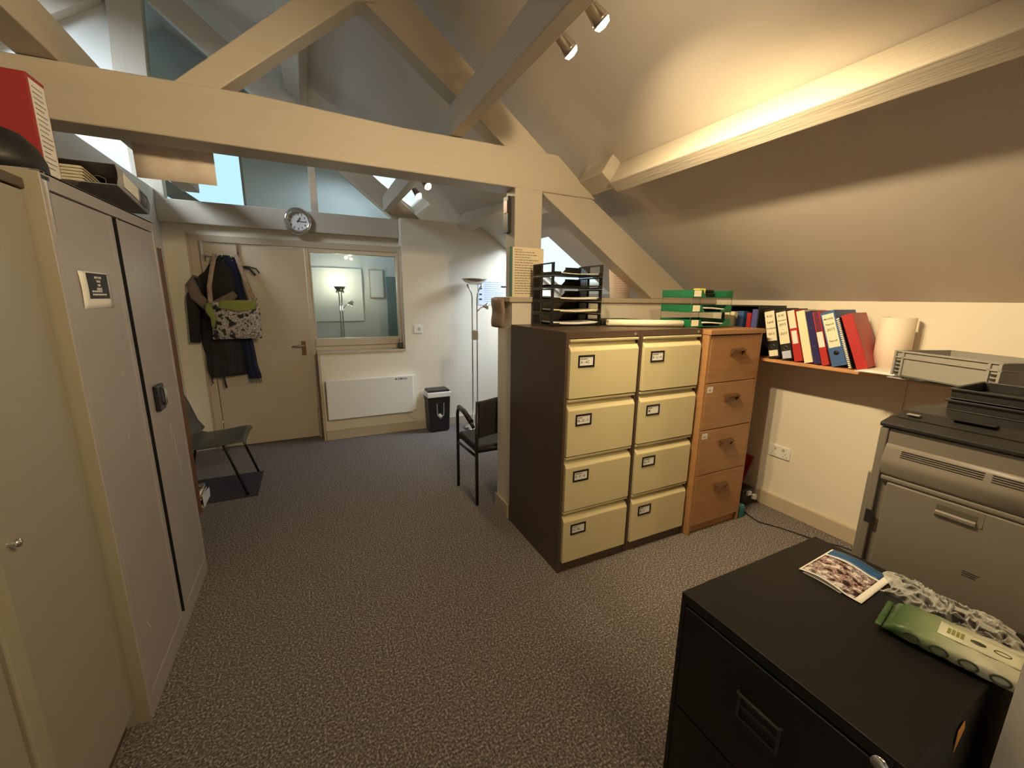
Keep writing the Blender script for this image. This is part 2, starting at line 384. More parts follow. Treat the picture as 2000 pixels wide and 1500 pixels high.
g5 = MB(); g5.box(-1.9, -0.573, YE+.02, YE+.07, 2.25, 2.29); g5.box(-1.9, -0.573, YE+.02, YE+.07, 3.06, 3.1); g5.box(-1.9, -1.86, YE+.02, YE+.07, 2.29, 3.06); g5.box(-0.6, -0.573, YE+.02, YE+.07, 2.29, 3.06)
o5 = struct('window_5', g5, TRIM); build('window_pane', MB().box(-1.86, -0.6, YE+.04, YE+.045, 2.29, 3.06), GLASS, o5)

# ------------------------------------------------------------------ roof timbers
def bolt(mb, x, y, z, r_=0.02): mb.lathe([(0, -.006), (r_*.45, -.006), (r_*.5, -.002), (r_, -.002), (r_, 0.001)], m=Matrix.Translation((x, y, z)) @ Matrix.Rotation(-math.pi/2, 4, 'X') @ Matrix.Scale(-1, 4, (0, 0, 1)), n=14)
t = thing('roof_truss', 'large beige painted timber truss crossing the room overhead, above the filing cabinets', 'roof truss', (0, 2.33, 0))
tb = MB().prism([(-3.7, 2.14), (1.735, 2.118), (1.44, 2.338), (0.5, 2.330), (-0.15, 2.350), (-0.93, 2.332), (-3.7, 2.335)], 'y', 2.33, 2.50)
build('tie_beam', tb, TIMX, t, 0.006)
build('tie_beam_rear_board', MB().box(-3.7, 1.2, 2.502, 2.60, 2.158, 2.33), TIMX, t, 0.004)
rf_ = MB().prism([(-1.14, 4.13), (-1.14, 3.86), (0.347, 2.842), (1.092, 2.335), (1.374, 2.092), (2.31, 1.489), (2.74, 1.489), (2.609, 1.582), (1.73, 2.112), (1.365, 2.345), (0.585, 2.909)], 'y', 2.345, 2.47)
build('principal_rafter', rf_, TIMX, t, 0.005)
build('strut', MB().prism([(-0.446, 2.332), (-0.289, 2.332), (0.308, 2.832), (0.40, 2.85), (0.225, 2.93)], 'y', 2.335, 2.46), TIMX, t, 0.005)
build('post', MB().box(1.15, 1.338, 2.333, 2.455, 1.488, 2.14), TIMZ, t, 0.005)
for a_, b_, c_ in ((1.479, 2.242, .02), (-0.52, 2.25, .024)):
    bb = MB(); bolt(bb, a_, 2.33, b_, c_); build('bolt', bb, TIMX, t)
t2 = thing('roof_truss', 'grey-beige timber truss over the door and internal window, clock hung on its beam', 'roof truss', (0, 4.6, 0))
build('tie_beam', MB().box(-1.099, 0.903, 4.60, 4.72, 2.083, 2.272), TIMX, t2, 0.006)
build('principal_rafter', MB().prism([(-1.14, 4.05), (-1.05, 3.80), (-0.935, 3.714), (0.64, 2.456), (0.87, 2.275), (1.17, 2.278), (0.064, 3.17), (-0.72, 3.785)], 'y', 4.62, 4.72), TIMX, t2, 0.005)
build('left_rafter', MB().prism([(-3.6, 2.05), (-1.24, 3.66), (-1.24, 3.92), (-3.6, 2.32)], 'y', 4.60, 4.688), TIMX, t2, 0.005)
build('king_post', MB().prism([(-1.22, 2.273), (-1.03, 2.273), (-1.02, 3.2), (-0.99, 3.75), (-1.05, 4.02), (-1.20, 4.02), (-1.21, 3.66), (-1.235, 3.2)], 'y', 4.62, 4.72), TIMZ, t2, 0.005)
build('glazing_bar', MB().box(0.088, 0.152, 4.64, 4.70, 2.272, 2.90), TIMZ, t2, 0.003)
gp = struct('window_6', MB().prism([(-1.02, 2.273), (0.088, 2.273), (0.088, 2.895), (-1.02, 3.77)], 'y', 4.665, 4.669), TINT)
gp = struct('window_7', MB().prism([(0.152, 2.273), (0.86, 2.273), (0.152, 2.843)], 'y', 4.665, 4.669), TINT)
# purlins along the right slope
def purlin(name, lab, xu, x_d, wdt, y0, y1, grow=0.0):
    n = Vector((-.551, -.835)); s_ = Vector((.835, -.551)); U = Vector((xu, zr(xu)+.0)); A = U+n*x_d; B = A+s_*wdt; L = B-n*(x_d)
    mb = MB().prism([tuple(U-n*-.0), tuple(A), tuple(B), tuple(L)], 'y', y0, y1)
    o = build(name, mb, TIMY, None, 0.006); return tag(o, lab, 'roof beam')
purlin('purlin', 'long beige timber purlin running along the sloping ceiling above the binders', 1.735, 0.149, 0.085, YB, 2.10)
purlin('purlin', 'short chamfered timber block where the long purlin meets the big truss', 1.675, 0.135, 0.13, 2.101, 2.344)
purlin('purlin', 'upper purlin high on the sloping ceiling, seen between the truss members', 0.02, 0.13, 0.15, YB, YE-.01)
fp = MB()
def fpn(u): 
    y = 2.51+(4.487-2.51)*u; sx = 1.77-0.16*u
    n = Vector((-.551, -.835)); s_ = Vector((.835, -.551)); wd = 0.11; dp = 0.12+0.03*u
    x0 = 1.74-0.16*u; U = Vector((x0, zr(x0))); A = U+n*dp; B = A+s_*wd; L = B-n*dp
    return [(p[0], y, p[1]) for p in (U, A, B, L)]
vs = []; fs = []
for k in range(9): vs += fpn(k/8)
for k in range(8):
    for q in range(4): fs.append((k*4+q, k*4+(q+1) % 4, k*4+4+(q+1) % 4, k*4+4+q))
fs += [(3, 2, 1, 0), (32, 33, 34, 35)]
fp.add(vs, fs); tag(build('purlin', fp, TIMY, None, 0.006), 'beige timber purlin ending on the far wall, behind the post', 'roof beam')
# binders laid over the tie beams
tag(build('binder_beam', MB().box(0.757, 0.826, YB, 4.597, 2.337, 2.482), TIMY, None, 0.005), 'long timber runner laid over both trusses with the lit spotlights fixed along it', 'roof beam')
tag(build('binder_beam', MB().box(-0.90, -0.775, YB, 4.597, 2.337, 2.49), TIMY, None, 0.005), 'timber runner at the top left corner above the steel cupboard', 'roof beam')
tag(build('brace', MB().prism([(-1.25, 2.62), (-1.25, 2.46), (-0.90, 2.24), (-0.84, 2.33)], 'y', 4.95, 5.08), TIMX), 'timber brace beyond the far beam, below the bright window', 'roof beam')

# ------------------------------------------------------------------ spotlights
def spot_fixture(lab, y0, y1, xs, heads, z, cat='spotlight bar', name='spotlight_bar', cone=140):
    t = thing(name, lab, cat, (xs, y0, z))
    build('mounting_bar', MB().box(xs+.001, xs+.018, y0, y1, z-.012, z+.012), NICKEL, t, 0.003)
    for (y, aim, p, *cn) in heads:
        base = Vector((xs+.018, y, z)); dv = Vector(aim).normalized(); joint = base+Vector((.035, 0, -.005))
        h = MB().tube([base, joint], 0.007)
        q = dv.to_track_quat('Z', 'Y').to_matrix().to_4x4(); mm = Matrix.Translation(joint) @ q
        h.lathe([(0, -.012), (.016, -.010), (.020, 0), (.024, .035), (.028, .055), (.030, .068), (.0285, .068), (.026, .056), (0, .05)], m=mm, n=20)
        ho = build('spot_head', h, NICKEL, t)
        l = MB().lathe([(0, .060), (.026, .060), (.027, .070), (.020, .082), (0, .086)], m=mm, n=20); build('lens', l, LENS, ho)
        lo = joint+dv*0.108
        spot('lamp', lo, lo+dv, p, WARM, cn[0] if cn else cone, 1.0, 0.022)
    return t
spot_fixture('nickel spotlight bar with lit heads on the runner above the filing cabinets', 0.80, 1.50, 0.826,
             [(1.45, (.72, -.06, -.60), 34, 122), (1.27, (.72, -.12, -.68), 62, 102), (1.08, (.70, -.06, -.72), 46, 98), (0.90, (.3, -.2, -.9), 12, 100)], 2.412)
spot_fixture('far pair of small lit spotlights on the runner towards the clock', 3.35, 3.90, 0.826,
             [(3.42, (.35, -.6, -.6), 12), (3.72, (.35, -.5, -.7), 12)], 2.375)
spot_fixture('added unseen spotlight bar under the runner behind the viewer, fill for the room', -0.75, 0.15, 0.79,
             [(0.05, (-.25, .95, -.02), 66), (-0.3, (-.7, .6, -.35), 45), (-0.65, (.5, .6, -.3), 20)], 2.318)  # unseen fixture added to light the tie beam and left cupboards

# ------------------------------------------------------------------ left: tall cupboards
def steel_cupboard():
    X = -0.617; t = thing('steel_cupboard', 'tall grey two-door steel cupboard with a poster and black lock, right of the beige cupboard', 'cupboard', (X, 1.608, 0))
    b = MB(); b.box(-1.075, X-.022, 1.608, 2.508, 0.0, 1.79)
    b.box(X-.022, X, 1.608, 1.632, 0, 1.80); b.box(X-.022, X, 2.484, 2.508, 0, 1.80); b.box(X-.022, X, 1.632, 2.484, 1.755, 1.80); b.box(X-.022, X, 1.632, 2.484, 0, 0.085)
    b.box(-1.075, X, 1.608, 2.508, 1.79, 1.80)
    build('body', b, GREYMETAL, t, 0.003)
    build('gap_shadow_strip', MB().box(X-.0215, X-.019, 2.040, 2.062, 0.09, 1.75), BLACKP, t)
    build('side_edge', MB().box(-0.72, X-.003, 1.604, 1.608, 0, 1.795), BEIGEEDGE, t, label='yellowed near side edge')
    d1 = MB().prism([(1.636, X-.018), (1.636, X-.002), (2.0, X-.002), (2.012, X+.001), (2.040, X+.001), (2.040, X-.018)], 'z', 0.09, 1.75)
    d1.v = [Vector((p.y, p.x, p.z)) for p in d1.v]
    o = build('door', d1, GREYMETAL, t, 0.002)
    d2 = MB().prism([(2.060, X-.018), (2.060, X+.004), (2.085, X+.004), (2.10, X-.002), (2.48, X-.002), (2.48, X-.018)], 'z', 0.09, 1.75)
    d2.v = [Vector((p.y, p.x, p.z)) for p in d2.v]
    o2 = build('door', d2, GREYMETAL, t, 0.002)
    build('door_gap_shade', MB().box(X-.018, X+.006, 2.0575, 2.0597, .09, 1.75), BLACKP, o2)  # thin black strip painting the shade in the gap between the doors
    lk = MB().box(X-.001, X+.016, 2.15, 2.235, 0.99, 1.10); k = build('lock', lk, BLACKP, o2, 0.005)
    h = MB().tube([(X+.018, 2.20, 1.01), (X+.026, 2.20, 1.02), (X+.026, 2.20, 1.075), (X+.018, 2.20, 1.085)], 0.006); build('lock_handle', h, CHROME, o2)
    build('slot', MB().box(X-.001, X+.001, 1.612, 1.65, 1.778, 1.788), BLACKP, t)
    # magnetic rod
    build('metal_strip', MB().box(X, X+.004, 1.625, 1.631, 1.62, 1.775), CHROME, t)
    for (y, z, l, a) in [(2.33, 0.78, .12, .05), (2.30, .86, .08, .02), (2.35, .66, .1, -.05), (1.85, .98, .02, .3), (1.9, 1.2, .015, .2), (2.2, 1.58, .012, .5), (1.72, .30, .06, .5)]:
        build('scratch', MB().xbox(Matrix.Translation((X-.002, y, z)) @ Matrix.Rotation(a, 4, 'X'), -.0002, .0003, -.0008, .0008, -l/2, l/2), WHITEP, t)
steel_cupboard()
def beige_cupboard():
    X = -0.653; t = thing('beige_cupboard', 'tall beige cupboard with a small round knob at the left edge of the view', 'cupboard', (X, 1.6, 0))
    build('body', MB().box(-1.08, X-.02, -0.6, 1.600, 0.075, 1.745), BEIGEMETAL, t, 0.003)
    build('plinth', MB().box(-1.08, X-.03, -0.6, 1.595, 0, 0.074), BROWNMETAL, t)
    build('top_board', MB().box(-1.085, X+.005, -0.6, 1.603, 1.746, 1.772), BROWNMETAL, t, 0.003)
    o = build('door', MB().box(X-.02, X, 1.20, 1.598, 0.08, 1.742), BEIGEMETAL, t, 0.003)
    build('knob', MB().lathe([(0, .022), (.009, .020), (.011, .014), (.006, .006), (.006, 0)], m=Matrix.Translation((X, 1.235, 0.922)) @ Matrix.Rotation(math.pi/2, 4, 'Y'), n=18), CHROME, o)
    build('stile', MB().box(X-.02, X+.006, 1.142, 1.196, 0.08, 1.742), BEIGEEDGE, t, 0.005)
    build('door', MB().box(X-.02, X, 0.40, 1.132, 0.08, 1.742), BEIGEMETAL, t, 0.003)
    build('door', MB().box(X-.02, X, -0.59, 0.395, 0.08, 1.742), BEIGEMETAL, t, 0.003)
beige_cupboard()
# poster taped to the grey cupboard
X = -0.6195
t = thing('poster', 'small white and black printed notice taped to the grey steel cupboard door', 'poster', (X, 1.71, 1.43))
build('sheet', MB().thick(lambda u, v: (Vector((X+.0015+.002*math.sin(v*3.1), 1.712+u*.212, 1.43+v*.115)), Vector((1, 0, 0))), 6, 6, 0.0006), PAPER, t)
build('black_print', MB().box(X+.003, X+.005, 1.756, 1.898, 1.462, 1.541), POSTERBLACK, t)
tx = MB()
for s_, z, hh in (('KEEP CALM', 1.531, .0095), ('THIS IS', 1.519, .0095), ('OUR', 1.507, .010), ('OFFICE', 1.494, .012)): text(tx, s_, (X+.0052, 1.827, z-.006), (0, 1, 0), (0, 0, 1), hh, .0003, 'CENTER')
textlines(tx, (X+.0052, 1.772, 1.482), (0, 1, 0), (0, 0, 1), .11, 2, .010, .005, 3)
build('lettering', tx, PAPER, t)

# lever arch file builder; local frame: spine at x=0 facing -x, width along -y, height z
def lever_arch(name, lab, cat, loc, lean, wdt, cm, h=0.315, dep=0.28, label_rect=None, labmat=PAPERC, words=(), ring=True, small=None, rotz=0, rot=None, group=None, fill=True, ringmat=None):
    t = thing(name, lab, cat, loc, 0, group); t.rotation_euler = rot if rot else (-lean, 0, rotz)
    c = MB(); c.box(0, .003, -wdt, 0, 0, h); c.box(.003, dep, -wdt, -wdt+.003, 0, h); c.box(.003, dep, -.003, 0, 0, h)
    build('cover', c, cm, t, 0.0012, 1, world=False)
    if fill:
        n = max(1, int(wdt/.012)); pb = MB()
        for k in range(n):
            a = -wdt+.006+(wdt-.012)*k/n; pb.box(.03, dep-.02-.004*(k % 2), a, a+(wdt-.012)/n*.8, .008, h-.018-.003*(k % 3))
        build('paper_block', pb, PAPER, t, world=False)
    if label_rect:
        z0, z1, iy = label_rect; build('spine_label', MB().box(-.0008, -.0001, -wdt+iy, -iy, z0, z1), labmat, t, world=False)
        if words:
            tx = MB(); n = len(words); dz = (z1-z0)/(n+1)
            for k, wd in enumerate(words):
                if wd: text(tx, wd, (-.0009, -wdt/2, z1-dz*(k+1)), (0, -1, 0), (0, 0, 1), min(.020, (wdt-2*iy)/max(2, len(wd))*1.75), .0002, 'CENTER')
            build('lettering', tx, INK, t, world=False)
    if small: build('small_label', MB().box(-.0008, -.0001, -wdt+.006, -.006, small[0], small[1]), small[2], t, world=False)
    if ring:
        pts = [(-.0006, -wdt/2+.012*math.cos(a), .075+.012*math.sin(a)) for a in [k*2*math.pi/18 for k in range(18)]]
        build('finger_ring', MB().tube(pts, .0016, 6, closed=True), CHROME if ringmat is None else ringmat, t, world=False)
        build('finger_hole', MB().lathe([(0, 0), (.0108, 0), (.0108, .0004), (0, .0004)], m=Matrix.Translation((-.0003, -wdt/2, .075)) @ Matrix.Rotation(-math.pi/2, 4, 'Y'), n=18), BLACKP, t, world=False)
    return t

# red box binder on the steel cupboard, spine towards +x
rb = lever_arch('lever_arch_file', 'red lever arch file with white spine label standing on the grey steel cupboard', 'binder', (-0.70, 1.865, 1.801), 0, 0.095, mat('dull_red_board', (158, 44, 46), .5), 0.318, 0.29,
           (0.03, 0.305, .006), PAPER, rot=(0, 0, math.pi), ring=False)
tl = MB(); textlines(tl, (-.0009, -.014, .285), (0, -1, 0), (0, 0, 1), .07, 16, .015, .003, 5); build('printed_lines', tl, INKB, rb, world=False)
# the grey file lying on its side, resting on the hat's brim side
t = thing('lever_arch_file', 'grey lever arch file stuffed with paper lying flat on top of the steel cupboard', 'binder', (-0.60, 2.09, 1.868))
t.rotation_euler = (math.radians(-9), 0, 0)
c = MB(); c.box(-.285, 0, 0, .318, 0, .003); c.box(-.285, 0, 0, .318, .074, .077)
c.thick(lambda u, v: (Vector((.0+.006*math.sin(u*math.pi), v*.318, .0015+u*.074)), Vector((1, 0, 0))), 6, 2, .003)
build('cover', c, GREYB, t, world=False)
pp = MB()
for k in range(10): pp.box(-.275+.004*(k % 3), -.09-.006*(k % 2), .006+.003*(k % 2), .305, .006+k*.0055, .006+k*.0055+.0035)
build('paper_block', pp, PAPERC, t, world=False)
for yy in (.10, .20): build('arch_mechanism', MB().tube([(-.06, yy, .01), (-.06, yy, .055), (-.08, yy, .066), (-.12, yy, .062)], .0025), CHROME, t, world=False)
build('spine_label', MB().box(.0072, .008, .045, .19, .012, .064), PAPER, t, world=False)
build('end_plate', MB().box(.0072, .008, .215, .285, .012, .064), DARKP, t, world=False)
build('finger_ring', MB().tube([(.0085, .25+.011*math.cos(a), .038+.011*math.sin(a)) for a in [k*math.pi/9 for k in range(18)]], .0018, 6, closed=True), CHROME, t, world=False)
# black cap on top
t = thing('cap', 'black peaked cap resting on the cupboards below the red file', 'hat', (-0.72, 1.70, 1.80))
hd = MB().lathe([(0, .115), (.03, .113), (.06, .10), (.085, .07), (.098, .035), (.10, .0), (.095, .0), (.0, .0)], n=28); 
for p in hd.v: p.x *= 1.0; p.y *= 1.05
hd.xform(Matrix.Translation((-0.735, 1.70, 1.802)))
build('crown', hd, BLACKB, t)
br = MB().thick(lambda u, v: (Vector((-0.72+(u-.5)*.17*(1-.35*v*v), 1.79+v*.26*(1-1.2*(u-.5)**2), 1.812+.05*v-.02*(2*u-1)**2)), Vector((0, 0, 1))), 12, 8, .004)
build('peak', br, BLACKB, t)

# bookcase beyond the steel cupboard
t = thing('bookcase', 'brown wooden bookcase mostly hidden behind the grey steel cupboard', 'bookcase', (-0.93, 2.9, 0))
for y in (3.255, 2.55): build('side_panel', MB().box(-1.09, -.785, y, y+.025, 0, 1.75), BROWNWOOD, t, 0.004)
for z in (0.08, .45, .8, 1.12, 1.45, 1.728): build('shelf', MB().box(-1.085, -.80, 2.576, 3.254, z, z+.02), BROWNWOOD, t, 0.002)
build('back_panel', MB().box(-1.095, -1.088, 2.55, 3.28, .05, 1.75), BROWNWOOD, t)
build('front_stile', MB().box(-.799, -.784, 3.12, 3.254, 0, 1.75), BROWNWOOD, t, 0.003)
build('red_tag', MB().box(-.7838, -.780, 3.16, 3.20, 1.27, 1.31), RED, t, 0.002)
# magazine holder on floor by the bookcase
t = thing('magazine_tray', 'white tray of crumpled magazines on the floor by the brown bookcase', 'tray', (-0.84, 3.42, 0))
m_ = MB(); m_.thick(lambda u, v: (Vector((-.92+.13*u, 3.34+.16*v, .035+.05*u)), Vector((-.3, 0, 1))), 3, 3, .004); m_.prism([(3.33, 0.0), (3.51, 0.0), (3.52, .07), (3.33, .10)], 'x', -.785, -.78); m_.prism([(3.33, 0.0), (3.51, 0.0), (3.52, .10), (3.33, .10)], 'x', -.96, -.955)
m_.box(-.96, -.78, 3.33, 3.51, 0, .004)
build('tray_body', m_, WHITEP, t)
for k in range(4):
    build('magazine', MB().thick(lambda u, v, k=k: (Vector((-.945+.15*u, 3.345+.15*v, .03+.018*k+.03*u+.012*math.sin(6*u+k))), Vector((0, 0, 1))), 8, 2, .004), (PAPER, CARD, PAPERC, PHOTO)[k], t)
# floor mat
o = build('floor_mat', MB().box(-1.06, -0.463, 3.385, 3.865, 0.0005, 0.008), MATM, None, 0.002); tag(o, 'dark charcoal rectangular mat on the carpet under the grey chair', 'mat')

# grey plastic chair facing +x
def grey_chair():
    cy = 3.62; t = thing('chair', 'grey moulded plastic chair with black splayed legs standing on the dark mat', 'chair', (-0.72, cy, 0))
    def prof(u, v):
        # u: from front edge to top of back; v: across
        w_ = (v-.5)
        pts = [(-.505, .425), (-.515, .452), (-.56, .452), (-.68, .438), (-.80, .432), (-.86, .455), (-.895, .52), (-.925, .64), (-.955, .78)]
        k = u*(len(pts)-1); i = min(int(k), len(pts)-2); fr = k-i
        x = pts[i][0]*(1-fr)+pts[i+1][0]*fr; z = pts[i][1]*(1-fr)+pts[i+1][1]*fr
        width = .43 if u < .55 else .43+(.36-.43)*((u-.55)/.45)**1.2
        if u > .88: width *= 1-.35*((u-.88)/.12)**2
        lift = .025*(abs(w_)*2)**4*(1 if u < .6 else 0)
        return Vector((x+(.04*(abs(w_)*2)**2 if u > .6 else 0), cy+w_*width, z-lift if u < .6 else z))
    def fn(u, v):
        p = prof(u, v); e = .01
        du = prof(min(1, u+e), v)-prof(max(0, u-e), v); dv = prof(u, min(1, v+e))-prof(u, max(0, v-e)); n = du.cross(dv).normalized()
        return p, n
    build('seat_shell', MB().thick(fn, 32, 16, .006), CHAIRG, t)
    for (fx, fy, tx, ty) in ((-.525, 3.405, -.66, 3.47), (-.50, 3.865, -.60, 3.77), (-.99, 3.405, -.86, 3.47), (-.965, 3.86, -.86, 3.77)):
        build('leg', MB().tube([(fx, fy, .0), (tx+(fx-tx)*.08, ty+(fy-ty)*.08, .40), (tx, ty, .42)], .0095), BLACKP, t)
    build('under_frame', MB().tube([(-.61, 3.47, .422), (-.86, 3.47, .418)], .0095).tube([(-.60, 3.77, .422), (-.86, 3.77, .418)], .0095).tube([(-.73, 3.47, .418), (-.73, 3.77, .418)], .008), BLACKP, t)
grey_chair()

# ------------------------------------------------------------------ far wall items
# over-door hook rack
t = thing('hook_rack', 'chrome over-door rack of coat hooks hung on the beige door', 'coat rack', (-0.69, 4.63, 1.81))
rk = MB()
for x in (-.822, -.553): rk.box(x-.009, x+.009, 4.627, 4.631, 1.81, 1.945); 
rk.tube([(-.825, 4.618, 1.82), (-.55, 4.618, 1.815)], .007)
build('rail', rk, CHROME, t)
for x in (-.80, -.74, -.67, -.60, -.56):
    build('hook', MB().tube([(x, 4.616, 1.82), (x, 4.585, 1.80), (x, 4.575, 1.815), (x, 4.57, 1.835)], .005, 8).tube([(x, 4.616, 1.80), (x, 4.60, 1.775), (x, 4.585, 1.785)], .004, 8), CHROME, t)
# coat
def cloth(outline_l, outline_r, zs, ybase, bulge, folds, seed):
    rnd = random.Random(seed); ph = rnd.random()*6
    def ev(L, z):
        for i in range(len(zs)-1):
            if zs[i] >= z >= zs[i+1]:
                k = (zs[i]-z)/(zs[i]-zs[i+1]); k = k*k*(3-2*k); return L[i]*(1-k)+L[i+1]*k
        return L[-1]
    def fn(u, v):
        z = zs[0]+(zs[-1]-zs[0])*v; a, b = ev(outline_l, z), ev(outline_r, z)
        x = a+(b-a)*u; s_ = math.sin(u*math.pi)**.6
        return Vector((x, ybase-bulge*s_*(0.4+0.6*min(1, v*2))-.009*s_*math.sin(u*folds*6.28+ph+2*v), z)), Vector((0, -1, 0))
    return fn
t = thing('coat', 'dark charcoal winter coat with brown fur collar hanging on the door rack', 'coat', (-0.76, 4.6, 0.75))
zs = [1.83, 1.72, 1.60, 1.35, 1.05, .85, .735]
build('coat_body', MB().thick(cloth([-.70, -.80, -.90, -.90, -.915, -.89, -.88], [-.62, -.60, -.60, -.585, -.58, -.58, -.585], zs, 4.625, .075, 3.2, 3), 30, 30, .012), COAT, t)
build('sleeve', MB().tube([(-.87, 4.58, 1.62), (-.925, 4.575, 1.45), (-.94, 4.58, 1.25), (-.955, 4.585, 1.055)], [.035, .05, .045, .04], 12), COAT, t)
build('tail_panel', MB().thick(cloth([-.885, -.89, -.875], [-.72, -.72, -.745], [.95, .80, .73], 4.56, .03, 1.6, 5), 14, 8, .01), COAT, t)
build('tie_cord', MB().tube([(-.865, 4.56, .75), (-.868, 4.56, .69), (-.86, 4.56, .67)], .006, 8).tube([(-.775, 4.56, .75), (-.77, 4.56, .68), (-.765, 4.56, .62)], [.006, .008, .009], 8), BLACKB, t)
build('fur_collar', MB().tube([(-.885, 4.60, 1.63), (-.915, 4.56, 1.56), (-.89, 4.53, 1.46), (-.82, 4.505, 1.385), (-.76, 4.50, 1.38), (-.68, 4.505, 1.43), (-.60, 4.53, 1.49)], [.03, .042, .046, .045, .042, .042, .03], 14), FUR, t)
build('hood', MB().lathe([(0, .14), (.05, .13), (.09, .07), (.11, -.03), (.10, -.14), (.05, -.2), (0, -.21)], m=Matrix.Translation((-.70, 4.575, 1.63)) @ Matrix.Diagonal((1, .42, 1, 1)), n=20), COAT, t)
# scarf
t = thing('scarf', 'navy blue scarf with fringed end hanging beside the dark coat', 'scarf', (-0.54, 4.6, 0.66))
build('scarf_body', MB().thick(cloth([-.66, -.63, -.61, -.60, -.60, -.585], [-.58, -.545, -.52, -.515, -.50, -.475], [1.81, 1.6, 1.4, 1.1, .85, .69], 4.60, .03, 2.2, 8), 12, 24, .012), SCARF, t)
fr_ = MB()
for k in range(10): x = -.58+k*.011; fr_.tube([(x, 4.58, .69), (x+.002, 4.58, .645-.004*(k % 3))], .0025, 5)
build('fringe', fr_, SCARF, t)
# dangling belt
t = thing('belt', 'thin black belt ends trailing to the right of the coat hooks', 'belt', (-0.5, 4.6, 1.68))
build('belt_strap', MB().tube([(-.57, 4.60, 1.76), (-.53, 4.585, 1.73), (-.47, 4.58, 1.715), (-.43, 4.58, 1.66)], .009, 6).tube([(-.55, 4.60, 1.735), (-.48, 4.585, 1.735), (-.42, 4.58, 1.72), (-.395, 4.58, 1.68)], .006, 6), BLACKB, t)
# shoulder bag
t = thing('shoulder_bag', 'black and white patterned shoulder bag with olive green flap hanging over the coat', 'bag', (-0.61, 4.5, 1.09))
def bagf(u, v):
    x = -.795+.375*u; z = 1.09+.33*v+.035*u*v; s_ = (math.sin(u*math.pi)*math.sin(v*math.pi)) ** .5 if 0 < u < 1 and 0 < v < 1 else 0
    return x, z, s_
bg_ = MB()
def bf(side): return lambda u, v: Vector((bagf(u, v)[0]+.01*math.sin(v*3), 4.425+side*.055*bagf(u, v)[2], bagf(u, v)[1]-.02*math.sin(u*math.pi)*v))
bg_.grid(bf(-1), 20, 16); bg_.grid(bf(1), 20, 16)
build('bag_body', bg_, BAGM, t)
build('flap', MB().thick(lambda u, v: (Vector((-.70+.275*u-.02*v, 4.362+.03*(1-math.sin(u*math.pi)), 1.435-.10*v*(1-.5*abs(u-.6)))), Vector((0, -1, 0))), 12, 8, .006), OLIVE, t, label='olive green flap')
build('side_tie', MB().tube([(-.79, 4.41, 1.40), (-.785, 4.38, 1.34), (-.76, 4.37, 1.28), (-.77, 4.37, 1.20)], [.02, .03, .022, .012], 8), OLIVE, t)
def strap(path, wd): 
    mb = MB(); n = len(path)-1
    def fn(u, v):
        k = v*n; i = min(int(k), n-1); p = Vector(path[i]).lerp(Vector(path[i+1]), k-i); return p+Vector((wd*(u-.5), 0, 0)), Vector((0, -1, 0))
    return mb.thick(fn, 2, 20, .003)
build('strap', strap([(-.72, 4.56, 1.835), (-.745, 4.49, 1.70), (-.77, 4.43, 1.55), (-.775, 4.42, 1.40)], .035), STRAPM, t)
build('strap', strap([(-.56, 4.56, 1.835), (-.53, 4.49, 1.72), (-.49, 4.43, 1.60), (-.45, 4.42, 1.44)], .035), STRAPM, t)
# clock
t = thing('wall_clock', 'round chrome wall clock with white dial hung on the far beam above the door', 'clock', (-0.035, 4.598, 2.172))
mm = Matrix.Translation((-0.035, 4.599, 2.172)) @ Matrix.Rotation(math.pi/2, 4, 'X')
build('rim', MB().lathe([(.0, 0), (.118, 0), (.122, .010), (.112, .030), (.096, .036), (.086, .026), (.086, .006)], m=mm, n=40), CHROME, t)
build('dial', MB().lathe([(0, .008), (.087, .008)], m=mm, n=40), PAPER, t)
tx = MB()
for k in range(12):
    a = math.pi/2-(k+1)*math.pi/6; text(tx, str(k+1), (-0.035+.068*math.cos(a), 4.590, 2.172+.068*math.sin(a)-.009), (1, 0, 0), (0, 0, 1), .027, .0003, 'CENTER')
build('numerals', tx, INK, t)
h = MB()
for a, L, wv in ((math.radians(58), .040, .0035), (math.radians(-4), .062, .0025)):
    h.xbox(Matrix.Translation((-0.035, 4.588, 2.172)) @ Matrix.Rotation(-a, 4, 'Y'), -.012, L, -.001, .001, -wv, wv)
build('hands', h, BLACKP, t)
# heater
t = thing('panel_heater', 'flat white electric panel heater mounted on the wall under the internal window', 'heater', (0.52, 4.45, 0.25))
build('front_panel', MB().box(0.083, 0.955, 4.405, 4.43, 0.235, 0.645), WHITEP, t, 0.006)
build('casing', MB().box(0.10, 0.99, 4.43, 4.486, 0.25, 0.64), WHITEP, t, 0.004)
tx = MB(); text(tx, 'DIMPLEX', (0.79, 4.4048, .607), (1, 0, 0), (0, 0, 1), .026, .0003); tx.box(.765, .78, 4.4042, 4.4049, .608, .624); build('logo', tx, INK, t)
build('power_cable', MB().tube([(.90, 4.45, .25), (.91, 4.44, .19), (.97, 4.44, .145), (1.04, 4.45, .17), (1.08, 4.465, .26), (1.09, 4.48, .35)], .004, 6), WHITEP, t)
# switch, fused spur
t = thing('switch_plate', 'white fused switch plate on the far wall right of the internal window', 'switch', (1.05, 4.488, 1.14))
build('plate', MB().box(1.005, 1.095, 4.478, 4.489, 1.095, 1.183), WHITEP, t, .003); build('rocker', MB().box(1.05, 1.075, 4.472, 4.478, 1.125, 1.155), TRIM, t, .002)
t = thing('switch_plate', 'small white wall outlet behind the shredder beside the heater', 'switch', (1.11, 4.488, .40))
build('plate', MB().box(1.06, 1.146, 4.478, 4.489, .36, .446), WHITEP, t, .003); build('rocker', MB().box(1.09, 1.115, 4.472, 4.478, .39, .415), TRIM, t, .002)
